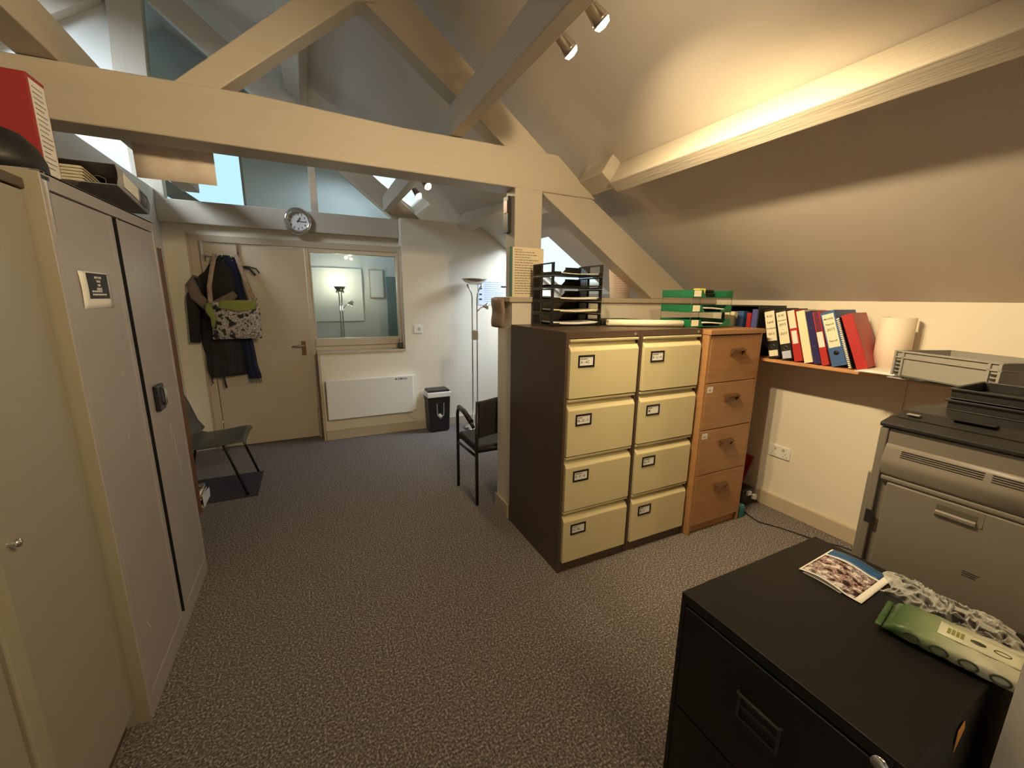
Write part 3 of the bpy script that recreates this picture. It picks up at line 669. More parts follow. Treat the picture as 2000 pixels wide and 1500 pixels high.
# thing on the window ledge
t = thing('ornament', 'small dark and brass figure on the ledge at the right end of the window', 'ornament', (0.86, 4.54, .927))
build('base', MB().box(.84, .885, 4.51, 4.56, .927, .985), DARKP, t, .004)
build('figure', MB().lathe([(0, .06), (.008, .055), (.012, .04), (.008, .03), (.014, .015), (.016, 0), (0, 0)], (.862, 4.535, .986), 16), NICKEL, t)
# shredder
t = thing('shredder', 'black paper shredder with silver top band standing against the far wall', 'shredder', (1.21, 4.37, 0))
build('bin', MB().prism([(1.10, .012), (1.32, .012), (1.335, .40), (1.085, .40)], 'y', 4.285, 4.455), BLACKP, t, .008)
build('top_band', MB().prism([(1.08, .40), (1.34, .40), (1.345, .455), (1.075, .455)], 'y', 4.275, 4.462), WHITEP, t, .006, label='silver-white cutter head band')
build('lid', MB().prism([(1.085, .456), (1.335, .456), (1.325, .482), (1.095, .482)], 'y', 4.29, 4.455), DARKP, t, .006)
build('paper_slot', MB().box(1.12, 1.30, 4.36, 4.37, .4822, .4835), BLACKP, t)
build('bin_window', MB().prism([(1.175, .33), (1.18, .19), (1.22, .15), (1.26, .19), (1.265, .33), (1.255, .33), (1.25, .20), (1.22, .17), (1.19, .20), (1.185, .33)], 'y', 4.282, 4.2845), CRATEM, t)
build('shreds', MB().prism([(1.19, .20), (1.22, .17), (1.24, .185), (1.215, .215)], 'y', 4.281, 4.2843), PAPER, t)
# floor lamp
def uplighter(t, x, y, lit=False, h=1.70, k=1.0):
    build('base', MB().lathe([(0, .0), (.135, 0), (.135, .012), (.11, .03), (.03, .045), (0, .048)], (x, y, 0.001), 30), CHROME, t)
    for s_ in (-1, 1):
        build('pole', MB().tube([(x+s_*.028*k, y, .04), (x+s_*.028*k, y, 1.0), (x+s_*.028*k, y, 1.48), (x+s_*.034*k, y, 1.53), (x+s_*.06*k, y, 1.58), (x+s_*.078*k, y, h-.10), (x+s_*.082*k, y, h-.075)], .0085, 8), CHROME, t)
    build('dimmer_box', MB().box(x-.035*k, x+.035*k, y-.02, y+.02, 1.02, 1.13), NICKEL, t, .006)
    build('uplight_bowl', MB().lathe([(a_*k, b_) for a_, b_ in ((0, 0), (.05, .006), (.10, .03), (.14, .062), (.137, .066), (.10, .036), (.05, .012), (0, .008))], (x, y, h-.085), 30), NICKEL, t)
    build('knob', MB().lathe([(0, .012), (.012, .01), (.014, 0)], (x-.08*k, y, h-.095), 12).lathe([(0, .012), (.012, .01), (.014, 0)], (x+.085*k, y, h-.095), 12), NICKEL, t)
    rd = build('reading_arm', MB().tube([(x+.028, y, 1.33), (x+.06, y-.02, 1.37), (x+.10, y-.05, 1.39)], .006, 8), NICKEL, t)
    build('reading_shade', MB().lathe([(0, .05), (.015, .045), (.022, .02), (.038, -.01), (.036, -.012), (.02, .015), (0, .02)], m=Matrix.Translation((x+.11, y-.06, 1.385)) @ Matrix.Rotation(.6, 4, 'Y'), n=16), NICKEL, t)
    if lit:
        build('bulb', MB().lathe([(0, .05), (.05*k, .045), (.06*k, .02), (0, .01)], (x, y, h-.075), 16), LAMPGLOW, t)
t = thing('floor_lamp', 'unlit chrome uplighter floor lamp with reading arm in the far right corner', 'lamp', (1.63, 4.28, 0)); uplighter(t, 1.63, 4.28)
t = thing('floor_lamp', 'lit uplighter floor lamp seen through the internal window', 'lamp', (0.36, 5.7, 0)); uplighter(t, .36, 5.7, True, 1.62, .5)
def point(name, loc, p, c, s_=.03):
    l = bpy.data.lights.new(name, 'POINT'); l.energy = p; l.color = c; l.shadow_soft_size = s_; o = bpy.data.objects.new(name, l); COL.objects.link(o); o.location = loc
point('lamp', (.36, 5.7, 1.66), 4.5, (1, .86, .6)); point('lamp', (.47, 5.64, 1.33), 0.8, (1, .86, .6))
# boards in the room beyond
t = thing('whiteboard', 'white board on the far room wall behind the lit lamp, seen through the window', 'board', (.35, 5.98, 1.4)); build('panel', MB().box(.05, .66, 5.97, 5.999, 1.15, 1.84), WHITEP, t, .003)
t = thing('picture', 'pale framed picture on the far room wall, right of the lit lamp', 'picture', (.85, 5.98, 1.46)); build('frame', MB().box(.755, .945, 5.975, 5.999, 1.46, 1.84), TRIM, t, .003); build('print', MB().box(.77, .93, 5.973, 5.9749, 1.475, 1.825), PAPER, t)
t = thing('door_panel', 'grey-green door in the room beyond the internal window', 'door', (1.3, 5.98, 0)); build('leaf', MB().box(.98, 1.5, 5.965, 5.999, 0.01, 1.75), mat('grey_green_paint', (120, 138, 138), .6), t, .003)
# notice on far wall
t = thing('notice', 'white notice with blue print and black squares on the far wall behind the lamp', 'notice', (1.93, 4.488, 1.43))
build('sheet', MB().box(1.755, 2.12, 4.4855, 4.489, 1.40, 1.675), mat('bluish_white_paper', (206, 214, 236), .7), t)
tx = MB(); 
for z in (1.64, 1.585, 1.52, 1.465): tx.box(1.765, 1.80, 4.485, 4.4856, z-.009, z+.009)
tx.box(2.04, 2.11, 4.485, 4.4856, 1.60, 1.62); build('black_marks', tx, INK, t)
tx = MB(); textlines(tx, (1.83, 4.4852, 1.655), (1, 0, 0), (0, 0, 1), .26, 10, .024, .006, 9); build('printed_lines', tx, mat('pale_blue_ink', (140, 150, 190), .7), t)

# black armchair behind the half wall, facing the far wall
t = thing('armchair', 'black visitor armchair with tubular arms half hidden behind the half wall', 'chair', (1.22, 2.75, 0))
for x in (.965, 1.47):
    build('front_leg', MB().tube([(x, 2.92, 0), (x, 2.92, .60), (x, 2.905, .635), (x, 2.87, .655), (x, 2.76, .645), (x, 2.60, .60), (x, 2.575, .59)], .0125, 10), BLACKP, t)
    build('rear_leg', MB().tube([(x+.02, 2.56, 0), (x+.02, 2.565, .45), (x+.02, 2.545, .78)], .0125, 10), BLACKP, t)
    build('armrest', MB().tube([(x, 2.88, .662), (x, 2.76, .658), (x, 2.62, .616)], .019, 10), BLACKP, t)
build('seat', MB().box(.985, 1.465, 2.575, 2.96, .385, .445), VINYL, t, .02, 3)
build('backrest', MB().thick(lambda u, v: (Vector((.995+.46*u, 2.565+.02*math.sin(u*math.pi)-.02*v, .52+.27*v-.01*math.cos(u*6.28))), Vector((0, -1, 0))), 14, 8, .035), VINYL, t, .01)
build('cross_bar', MB().tube([(.965, 2.92, .40), (1.47, 2.92, .40)], .010).tube([(.985, 2.56, .42), (1.49, 2.56, .42)], .010).tube([(.965, 2.91, .37), (.985, 2.57, .37)], .010), BLACKP, t)

# ------------------------------------------------------------------ filing cabinets
def steel_filing(x0, lab, texts):
    W, D, H, y0 = .472, .615, 1.321, 1.665
    t = thing('filing_cabinet', lab, 'filing cabinet', (x0, y0, 0)); x1 = x0+W
    b = MB(); b.box(x0, x0+.016, y0, y0+D, 0, H-.001); b.box(x1-.016, x1, y0, y0+D, 0, H-.001); b.box(x0, x1, y0, y0+D, H-.002, H); b.box(x0+.016, x1-.016, y0+D-.01, y0+D, 0, H-.002)
    b.box(x0+.016, x1-.016, y0, y0+.03, H-.032, H-.002); b.box(x0+.016, x1-.016, y0+.004, y0+.03, .0, .058); b.box(x0+.016, x1-.016, y0+.02, y0+D-.01, .058, H-.032)
    build('carcass', b, BROWNMETAL, t, .0025)
    zt = [1.286, .982, .674, .366]; zb = [.985, .677, .369, .062]
    for k in range(4):
        a, c = zb[k]+.003, zt[k]-.001; yf = y0-.016
        pts = [(y0+.019, a), (yf, a), (yf, c-.058), (yf+.003, c-.052), (yf+.014, c-.036), (y0+.016, c-.030), (y0+.016, c-.014), (yf+.006, c-.012), (yf+.004, c-.002), (yf+.006, c), (y0+.019, c)]
        dm = MB().prism(pts, 'x', x0+.019, x1-.019)
        dr = build('drawer', dm, CREAMMETAL, t, .0012, 1)
        lx, lz = x0+.064, c-.078
        fr = MB(); fr.box(lx, lx+.10, yf-.004, yf, lz-.010, lz); fr.box(lx, lx+.10, yf-.004, yf, lz-.062, lz-.052); fr.box(lx, lx+.010, yf-.004, yf, lz-.052, lz-.010); fr.box(lx+.09, lx+.10, yf-.004, yf, lz-.052, lz-.010)
        build('label_holder', fr, BLACKP, dr, .0015)
        build('label_card', MB().box(lx+.010, lx+.090, yf-.0015, yf-.0003, lz-.052, lz-.010), PAPER, dr)
        tx = MB(); text(tx, texts[k], (lx+.016, yf-.0016, lz-.041), (1, 0, 0), (0, 0, 1), .018, .0002); textlines(tx, (lx+.016, yf-.0016, lz-.021), (1, 0, 0), (0, 0, 1), .042, 1, .01, .004, k)
        build('lettering', tx, INK, dr)
    build('lock', MB().lathe([(0, -.004), (.007, -.004), (.008, 0)], m=Matrix.Translation((x1-.035, y0, H-.017)) @ Matrix.Rotation(-math.pi/2, 4, 'X'), n=14), CHROME, t)
steel_filing(1.107, 'brown and cream four-drawer steel filing cabinet at the left end of the row', ['A - AC', 'B - D - C', 'E - F - G', 'H - KL'])
steel_filing(1.583, 'brown and cream four-drawer steel filing cabinet in the middle of the row', ['K - L - O', 'M', 'N - P', 'R - S'])
def wood_filing():
    x0, x1, y0, D, H = 2.063, 2.548, 1.62, .60, 1.313
    t = thing('filing_cabinet', 'beech veneer four-drawer filing cabinet at the right end of the row', 'filing cabinet', (x0, y0, 0))
    b = MB(); b.box(x0, x0+.018, y0+.002, y0+D, 0, H-.03); b.box(x1-.018, x1, y0+.002, y0+D, 0, H-.03); b.box(x0+.018, x1-.018, y0+.05, y0+D, 0.02, H-.03)
    b.box(x0+.018, x1-.018, y0+.02, y0+.05, 0, .058)
    build('carcass', b, BEECH, t, .002)
    build('top', MB().box(x0-.004, x1+.004, y0-.012, y0+D, H-.028, H), BEECH, t, .003)
    zt = [1.278, .992, .698, .400]; zb = [.997, .703, .405, .062]
    for k in range(4):
        dr = build('drawer', MB().box(x0+.020, x1-.020, y0, y0+.045, zb[k], zt[k]), BEECH, t, .002)
        cx = (x0+x1)/2+.01; cz = zt[k]-.098
        hh = MB(); hh.prism([(y0-.001, cz+.020), (y0-.026, cz+.012), (y0-.028, cz+.005), (y0-.001, cz+.012)], 'x', cx-.055, cx+.055)
        hh.prism([(y0-.001, cz+.012), (y0-.026, cz+.008), (y0-.001, cz-.028)], 'x', cx-.055, cx-.050); hh.prism([(y0-.001, cz+.012), (y0-.026, cz+.008), (y0-.001, cz-.028)], 'x', cx+.050, cx+.055)
        build('pull', hh, BRONZE, dr, .001); build('pull_recess', MB().box(cx-.045, cx+.045, y0-.002, y0-.0003, cz-.026, cz+.008), BEECH, dr)
        if k in (1, 2):
            lx = x0+.030; lz = zt[k]-.018
            build('label_card', MB().box(lx, lx+.048, y0-.001, y0-.0002, lz-.036, lz), PAPER, dr)
            tx = MB(); text(tx, 'A2' if k == 1 else 'A3', (lx+.012, y0-.0011, lz-.026), (1, 0, 0), (0, 0, 1), .018, .0002); build('lettering', tx, INKB, dr)
wood_filing()

# ------------------------------------------------------------------ things on the filing cabinets
TZ = 1.3215
def letter_tray_black(k, x, y, z):
    lab = ['bottom black letter tray of the stack on the left filing cabinet', 'second black letter tray from the bottom of the five-high stack', 'middle black letter tray of the five-high stack',
           'second black letter tray from the top of the five-high stack', 'top black letter tray of the stack, beside the pinned notice'][k]
    t = thing('letter_tray', lab, 'letter tray', (x, y, z), 0, 'black letter trays on the left filing cabinet')
    W, D, H = .345, .245, .072
    b = MB(); b.box(x+.004, x+W-.004, y+.01, y+D, z+.004, z+.007)
    build('floor_plate', b, BLACKP, t)
    for xx in (x, x+W-.006):
        s = MB(); s.box(xx, xx+.006, y, y+D, z, z+.010); s.box(xx, xx+.006, y, y+D, z+H-.010, z+H-.002); s.box(xx, xx+.006, y, y+.028, z+.010, z+H-.010); s.box(xx, xx+.006, y+D-.016, y+D, z+.010, z+H-.010)
        s.box(xx, xx+.006, y+.13, y+.15, z+.010, z+H-.010)
        for q in range(6): yy = y+.158+q*.012; s.box(xx, xx+.006, yy, yy+.004, z+.010, z+H-.010)
        build('side_wall', s, BLACKP, t, .0008, 1)
    bk = MB().box(x+.006, x+W-.006, y+D-.004, y+D, z+.007, z+.014)
    bk.box(x+.006, x+.02, y+D-.004, y+D, z+.014, z+H-.02); bk.box(x+W-.11, x+W-.006, y+D-.004, y+D, z+.014, z+H-.008)
    bk.prism([(x+W-.15, z+.014), (x+W-.11, z+.014), (x+W-.11, z+H-.02)], 'y', y+D-.004, y+D)
    build('back_wall', bk, BLACKP, t)
    build('front_lip', MB().box(x+.006, x+.05, y, y+.004, z, z+.02), BLACKP, t); build('front_lip', MB().box(x+W-.03, x+W-.006, y, y+.004, z, z+.02), BLACKP, t)
for k in range(5):
    z = TZ+k*.0725; letter_tray_black(k, 1.25, 2.03, z)
    if k != 4 or True:
        mm_ = (PAPER, PAPERC, PAPER, BLACKB, PAPER)[k]
        o = build('paper_stack', MB().thick(lambda u, v, z=z, k=k: (Vector((1.266+.31*u, 2.035+.22*v, z+.012+(.008 if k < 3 else .004)-.006*math.sin(u*math.pi)+(.004*math.sin(v*3)))), Vector((0, 0, 1))), 10, 4, .009 if k < 3 else .004), mm_)
        tag(o, ['loose white papers in the bottom black letter tray', 'cream papers in the second black tray from the bottom', 'white papers in the middle black letter tray', 'black folder in the second black tray from the top', 'thin sheet in the top black letter tray'][k], 'papers')
# flat black case behind the roll
t = thing('laptop_case', 'flat black case lying behind the rolled paper on the middle filing cabinet', 'case', (1.78, 2.15, TZ)); build('case_body', MB().box(1.63, 1.97, 2.06, 2.27, TZ+.0005, TZ+.032), BLACKB, t, .008); build('carry_handle', MB().tube([(1.76, 2.06, TZ+.02), (1.77, 2.045, TZ+.03), (1.83, 2.045, TZ+.03), (1.84, 2.06, TZ+.02)], .005, 6), BLACKB, t)
# paper rolls
a = Vector((1.605, 1.97, 0)); b2_ = Vector((2.005, 1.77, 0)); dv = (b2_-a).normalized(); nv = Vector((-dv.y, dv.x, 0))
def roll_(off, z, r_, lab):
    mb = MB(); 
    def fn(u, v):
        ang = u*2*math.pi*2.2; rr = r_*(1-.28*u); return a+nv*off+dv*((b2_-a).length*v)+nv*(rr*math.cos(ang))+Vector((0, 0, z+rr*math.sin(ang))), nv*math.cos(ang)+Vector((0, 0, math.sin(ang)))
    o = build('paper_roll', mb.thick(fn, 46, 2, .0012), PAPERC); tag(o, lab, 'paper roll')
roll_(0, TZ+.0205, .0195, 'front one of two cream paper rolls on the brown cabinets')
roll_(.040, TZ+.0205, .0190, 'rear one of two cream paper rolls on the brown cabinets')
# green trays
gl_lab = ['bottom green letter tray holding papers, on the middle filing cabinet', 'middle green letter tray on clear risers', 'top green letter tray holding a clear tape and yellow block']
ang = math.radians(-3)
for k in range(3):
    ox, oy, oz = 2.035, 1.745, TZ+.0005+k*.087
    t = thing('letter_tray', gl_lab[k], 'letter tray', (ox, oy, oz), ang, 'green letter trays')
    W, D, H = .335, .25, .045
    b = MB(); b.box(0, W, 0, D, 0, .004); b.box(0, .003, 0, D, .004, H); b.box(W-.003, W, 0, D, .004, H); b.box(.003, W-.003, D-.003, D, .004, H)
    b.prism([(.003, .004), (.003, H), (.085, H), (.10, .018), (.11, .008), (.11, .004)], 'y', 0, .003); b.prism([(W-.003, .004), (W-.003, H), (W-.04, H), (W-.06, .02), (W-.09, .012), (W-.09, .004)], 'y', 0, .003)
    build('tray_body', b, GREENP, t, .001, 1, world=False)
    build('label_card', MB().box(.012, .068, -.0012, -.0002, .006, H-.003), PAPERC, t, world=False)
    if k < 2:
        for (px_, py_) in ((.003, .003), (W-.003, .003), (.003, D-.003), (W-.003, D-.003)): build('riser', MB().tube([(px_, py_, H), (px_, py_, .086)], .002, 6), CHROME, t, world=False)
Rg = Matrix.Translation((2.035, 1.745, 0)) @ Matrix.Rotation(ang, 4, 'Z')
for k, (lab, z, m_) in enumerate([('white papers overhanging the bottom green tray', TZ+.010, PAPER), ('folded white papers in the middle green tray', TZ+.098, PAPER)]):
    mb = MB().thick(lambda u, v, z=z: (Vector((.02+.30*u, .006+.235*v, z+.010+.006*math.sin(u*4+v))), Vector((0, 0, 1))), 10, 4, .008).xform(Rg)
    tag(build('paper_stack', mb, m_), lab, 'papers')
t = thing('sticky_note_block', 'small yellow sticky note block in the top green tray', 'notepad', tuple(Rg @ Vector((.19, .12, TZ+.1805)))); build('block', MB().box(.16, .21, .10, .15, TZ+.1795, TZ+.232).xform(Rg), mat('yellow_paper', (240, 220, 110), .7), t, .001)
t = thing('stapler', 'black stapler lying in the top green tray', 'stapler', tuple(Rg @ Vector((.27, .13, TZ+.1805)))); build('stapler_body', MB().box(.23, .31, .11, .145, TZ+.1795, TZ+.205).xform(Rg), BLACKP, t, .006); build('stapler_arm', MB().box(.232, .305, .115, .14, TZ+.206, TZ+.226).xform(Rg), BLACKP, t, .008)

# papers and cards around the post
t = thing('notice', 'cream printed notice pinned to the front of the timber post', 'notice', (1.24, 2.32, 1.49))
build('backing_card', MB().box(1.118, 1.133, 2.322, 2.3305, 1.489, 1.785), mat('green_card', (72, 118, 104), .6), t, label='green card edge')
build('sheet', MB().box(1.134, 1.352, 2.3255, 2.328, 1.489, 1.785), mat('peach_paper', (240, 222, 190), .8), t)
tx = MB(); textlines(tx, (1.15, 2.3253, 1.755), (1, 0, 0), (0, 0, 1), .18, 17, .0155, .004, 12); text(tx, 'NOTICE', (1.148, 2.3253, 1.765), (1, 0, 0), (0, 0, 1), .014, .0002)
build('printed_lines', tx, INKB, t)
o = build('clipboard', MB().box(1.128, 1.149, 2.385, 2.452, 1.875, 2.085), BLACKB, None, .002); tag(o, 'slim black and red hanging pocket on the side of the timber post', 'clipboard'); build('red_label', MB().box(1.126, 1.1279, 2.395, 2.44, 1.99, 2.06), RED, o)
t = thing('paper_sheet', 'pinkish printed sheet standing on the half wall behind the rafter', 'paper', (2.08, 2.45, 1.488)); build('sheet', MB().thick(lambda u, v: (Vector((1.99+.19*u, 2.44+.03*v, 1.488+.215*v)), Vector((0, -1, .1))), 2, 2, .001), mat('pink_paper', (234, 220, 208), .8), t)
tx = MB(); textlines(tx, (2.005, 2.432, 1.66), (1, 0, 0), (0, .14, 1), .15, 9, .017, .003, 22); build('printed_lines', tx, mat('red_ink', (190, 120, 110), .8), t)
o = build('hanging_paper', MB().thick(lambda u, v: (Vector((-.672+.308*u, 2.607+.004*math.sin(u*3), 2.008+.15*v)), Vector((0, -1, 0))), 4, 2, .001), TEAN); tag(o, 'brownish tea-stained sheet hanging behind the big beam above the steel cupboard', 'paper')
t = thing('fabric_cover', 'grey-brown padded cloth hung over the end of the half wall', 'cloth', (1.08, 2.43, 1.30))
build('padded_panel', MB().thick(lambda u, v: (Vector((1.083-.012*math.sin(u*math.pi)-.004*math.sin(v*9), 2.335+.18*u, 1.295+.185*v)), Vector((-1, 0, 0))), 8, 10, .012), CARD, t)

# ------------------------------------------------------------------ shelf and its contents
t = thing('wall_shelf', 'long wood-veneer shelf on the right wall carrying the binders', 'shelf', (2.78, 1.0, 1.09))
build('board', MB().box(2.626, 2.934, -1.2, 2.29, 1.099, 1.117), SHELFM, t, .002)
br_ = MB()
for y in (1.03, -.2): br_.box(2.90, 2.934, y-.012, y+.012, .80, 1.098)
br_ = MB().box(2.924, 2.934, 1.02, 1.035, .82, 1.098); build('bracket', br_, WALL, t)
SZ = 1.1175; BX = 2.65
lever_arch('lever_arch_file', 'black lever arch file labelled KH Land Workbook, leftmost of the two black files', 'binder', (BX, 1.626, SZ), .235, .066, BLACKB, rotz=.04, label_rect=(.110, .300, .003), words=('K.H.', 'Land', 'Workbook', '2015'), small=(.012, .050, PAPERC))
lever_arch('lever_arch_file', 'black lever arch file labelled KH Account 2015 to 2017, beside the red file', 'binder', (BX, 1.541, SZ), .265, .062, BLACKB, rotz=.09, label_rect=(.100, .300, .003), words=('K.H.', 'Account', '2015', '-', '2017', ''), small=(.008, .055, mat('blue_grey_label', (190, 196, 222), .7)))
t = lever_arch('lever_arch_file', 'red lever arch file with two white spine labels, left of the cream binder', 'binder', (BX, 1.466, SZ), .280, .045, RED, rotz=.09, label_rect=(.205, .314, .004), labmat=PAPERC, ring=False); build('small_label', MB().box(-.0008, -.0001, -.037, -.008, .11, .19), PAPER, t, world=False)
lever_arch('lever_arch_file', 'plain cream binder leaning between the red and navy binders', 'binder', (BX, 1.410, SZ), .285, .045, CREAMB, rotz=.09, ring=False)
def ringdots(t, wdt, zs):
    mb = MB()
    for z in zs: mb.lathe([(0, .003), (.003, .002), (.004, 0)], m=Matrix.Translation((0, -wdt/2, z)) @ Matrix.Rotation(-math.pi/2, 4, 'Y'), n=10)
    build('rivet', mb, CHROME, t, world=False)
t = lever_arch('ring_binder', 'navy blue ring binder leaning right of the cream binder', 'binder', (BX, 1.357, SZ), .290, .037, NAVY, rotz=.09, ring=False); ringdots(t, .037, (.105, .215))
lever_arch('lever_arch_file', 'narrow maroon and red binder with white label behind the blue file', 'binder', (BX, 1.314, SZ), .300, .036, RED, rotz=.09, label_rect=(.105, .195, .003), labmat=PAPER, ring=False, small=(.198, .314, MAROON))
lever_arch('lever_arch_file', 'blue lever arch file with large white handwritten label, leaning', 'binder', (BX, 1.262, SZ), .335, .070, BLUE, rotz=.09, label_rect=(.108, .300, .007), words=('Monthly', 'Payroll', '2015', '', 'Payroll'), ringmat=DARKP)
t = thing('comb_bound_booklet', 'white comb-bound booklet squeezed between the blue and red binders', 'booklet', (BX, 1.181, SZ)); t.rotation_euler = (-.35, 0, .105)
build('pages', MB().box(.012, .22, -.012, -.002, .0, .29), PAPER, t, world=False)
cmb = MB()
for k in range(26): cmb.box(0, .014, -.013, -.001, .006+k*.011, .012+k*.011)
build('comb', cmb, WHITEP, t, world=False); build('back_card', MB().box(.008, .222, -.0148, -.0128, 0, .292), BLACKB, t, world=False)
t = lever_arch('ring_binder', 'bright red ring binder at the right end of the leaning row', 'binder', (BX, 1.142, SZ), .372, .05, RED, rotz=.17, dep=.25, h=.31, ring=False); ringdots(t, .05, (.105, .215))
# black open box holder with files
t = thing('desktop_shelf', 'black open-fronted box on the shelf behind the beech filing cabinet', 'box', (2.78, 1.86, SZ))
b = MB(); b.box(2.64, 2.93, 1.99, 1.998, SZ, 1.452); b.box(2.64, 2.93, 1.725, 1.733, SZ, 1.452); b.box(2.64, 2.93, 1.733, 1.99, 1.444, 1.452); b.box(2.922, 2.93, 1.733, 1.99, SZ, 1.444)
build('box_shell', b, BLACKB, t, .002)
for (lab, y, wd, m_, h_) in (('white file with slanted label inside the black open-fronted box', 1.985, .075, CREAMB, .29), ('blue file in the middle of the black open-fronted box', 1.885, .045, BLUE, .295), ('thin red file inside the black open-fronted box', 1.815, .028, RED, .285), ('violet-blue ring binder at the right side of the black open-fronted box', 1.78, .042, LILAC, .31)):
    lever_arch('lever_arch_file', lab, 'binder', (2.655, y, SZ), 0.0, wd, m_, h=h_, dep=.255, ring=False, small=(.05, .12, PAPER) if m_ is LILAC else None)
# curved roll of stiff paper standing
t = thing('paper_tube', 'cream curved sheet of card standing upright against the wall, right of the binders', 'card roll', (2.85, 1.085, SZ))
build('curved_sheet', MB().thick(lambda u, v: (Vector((2.85-.078*math.cos((u-.5)*4.6), 1.085-.074*math.sin((u-.5)*4.6), SZ+.0005+.285*v)), Vector((-math.cos((u-.5)*4.6), -math.sin((u-.5)*4.6), 0))), 24, 2, .002), mat('warm_white_card', (244, 226, 206), .75), t)
# magazines on the shelf edge
mg = [('top white booklet on the flat pile at the shelf edge', 2.56, 2.86, .90, 1.105, SZ+.008, PAPER, .02), ('white leaflet under the booklet pile at the shelf edge', 2.585, 2.84, .94, 1.12, SZ, PAPERC, -.03),
      ('dark magazine under the grey crate, overhanging the shelf', 2.50, 2.80, .66, .90, SZ+.009, DARKP, .05), ('grey magazine under the grey crate, left part', 2.53, 2.82, .72, .96, SZ, GREYB, -.04)]
for lab, a_, b_, c_, d_, z_, m_, an in mg:
    cx, cy = (a_+b_)/2, (c_+d_)/2
    o = build('magazine', MB().thick(lambda u, v: (Vector((a_+(b_-a_)*u, c_+(d_-c_)*v, z_+.0035)), Vector((0, 0, 1))), 4, 4, .006).xform(Matrix.Translation((cx, cy, 0)) @ Matrix.Rotation(an, 4, 'Z') @ Matrix.Translation((-cx, -cy, 0))), m_); tag(o, lab, 'magazine')
# grey crate
def crate():
    FL, FR = Vector((2.535, .955)), Vector((2.385, .565)); ud = (FR-FL).normalized(); vd = Vector((-ud.y, ud.x)); 
    L = (FR-FL).length; Wd = .30; z0, H = SZ+.0175, .122
    Mx = Matrix(((ud.x, vd.x, 0, FL.x), (ud.y, vd.y, 0, FL.y), (0, 0, 1, z0), (0, 0, 0, 1)))
    t = thing('storage_crate', 'grey plastic stacking crate with ribbed corners on the shelf', 'crate', (FL.x, FL.y, z0))
    tk = .006; b = MB()
    b.box(.012, L-.012, .012, Wd-.012, 0, .005)
    for (x0, x1, y0, y1) in ((.008, L-.008, .008, .008+tk), (.008, L-.008, Wd-.008-tk, Wd-.008), (.008, .008+tk, .008+tk, Wd-.008-tk), (L-.008-tk, L-.008, .008+tk, Wd-.008-tk)): b.box(x0, x1, y0, y1, .005, H)
    build('crate_wall', b.xform(Mx), CRATEM, t, .001, 1)
    r_ = MB()
    for z in (H-.008, H-.036): 
        for (x0, x1, y0, y1) in ((0, L, 0, .008), (0, L, Wd-.008, Wd), (0, .008, .008, Wd-.008), (L-.008, L, .008, Wd-.008)): r_.box(x0, x1, y0, y1, z, z+.007)
    for x in (0, .036, L-.048, L-.012):
        for y in (0, Wd-.008): r_.box(x, x+.010, y, y+.008, .002, H-.002)
    build('rib', r_.xform(Mx), CRATEM, t, .001, 1)
    s = MB()
    for x in (.014, L-.034):
        for q in range(4): s.box(x, x+.018, .002, .0075, .012+q*.018, .020+q*.018)
    build('slot_pattern', s.xform(Mx), DARKP, t)
crate()
# socket
t = thing('wall_socket', 'white double power socket low on the right wall beside the beech cabinet', 'socket', (2.934, 1.625, .40))
build('plate', MB().box(2.924, 2.934, 1.553, 1.699, .388, .474), WHITEP, t, .003)
for y in (1.60, 1.655): build('switch', MB().box(2.920, 2.924, y-.008, y+.008, .44, .46), TRIM, t, .001)
s = MB()
for y in (1.585, 1.668):
    for dy, dz in ((0, .018), (-.011, 0), (.011, 0)): s.box(2.923, 2.9239, y+dy-.003, y+dy+.003, .405+dz-.002, .405+dz+.002)
build('pin_hole', s, BLACKP, t)
# clutter beside the beech cabinet
t = thing('plug_adapter', 'black plug adapter cluster with white tips on the floor by the wall corner', 'adapter', (2.78, 1.78, 0)); build('block', MB().box(2.72, 2.86, 1.72, 1.84, .001, .13), BLACKP, t, .012); build('plug', MB().box(2.76, 2.80, 1.70, 1.72, .09, .12).box(2.82, 2.855, 1.695, 1.72, .05, .085), WHITEP, t, .004)
t = thing('bin_bag', 'black bag standing behind the adapter beside the beech cabinet', 'bag', (2.68, 1.95, 0)); build('bag_body', MB().lathe([(0, .30), (.05, .29), (.08, .2), (.095, .08), (.09, 0), (0, 0)], (2.67, 1.98, .001), 18), BLACKB, t)
t = thing('toy_block', 'small teal box on the floor at the foot of the beech cabinet', 'box', (2.60, 1.66, 0)); build('box_body', MB().box(2.565, 2.625, 1.625, 1.69, .001, .075), TEAL, t, .006); build('box_lid', MB().box(2.57, 2.62, 1.63, 1.685, .0755, .088), mat('pale_teal_plastic', (90, 160, 170), .5), t, .004)
t = thing('red_pouch', 'red plastic pouch hanging on the wall behind the beech cabinet', 'pouch', (2.92, 1.86, .1)); build('pouch_body', MB().prism([(1.80, .33), (1.93, .34), (1.93, .12), (1.86, .10)], 'x', 2.918, 2.930), RED, t, .003)
t = thing('power_cable', 'thin black cable trailing across the carpet towards the copier', 'cable', (2.7, 1.5, 0)); build('cable_run', MB().tube([(2.70, 1.72, .02), (2.66, 1.62, .006), (2.64, 1.53, .006), (2.70, 1.42, .006), (2.76, 1.24, .006), (2.83, 1.13, .006), (2.86, 1.0, .006), (2.86, .8, .006)], .004, 6), BLACKP, t)

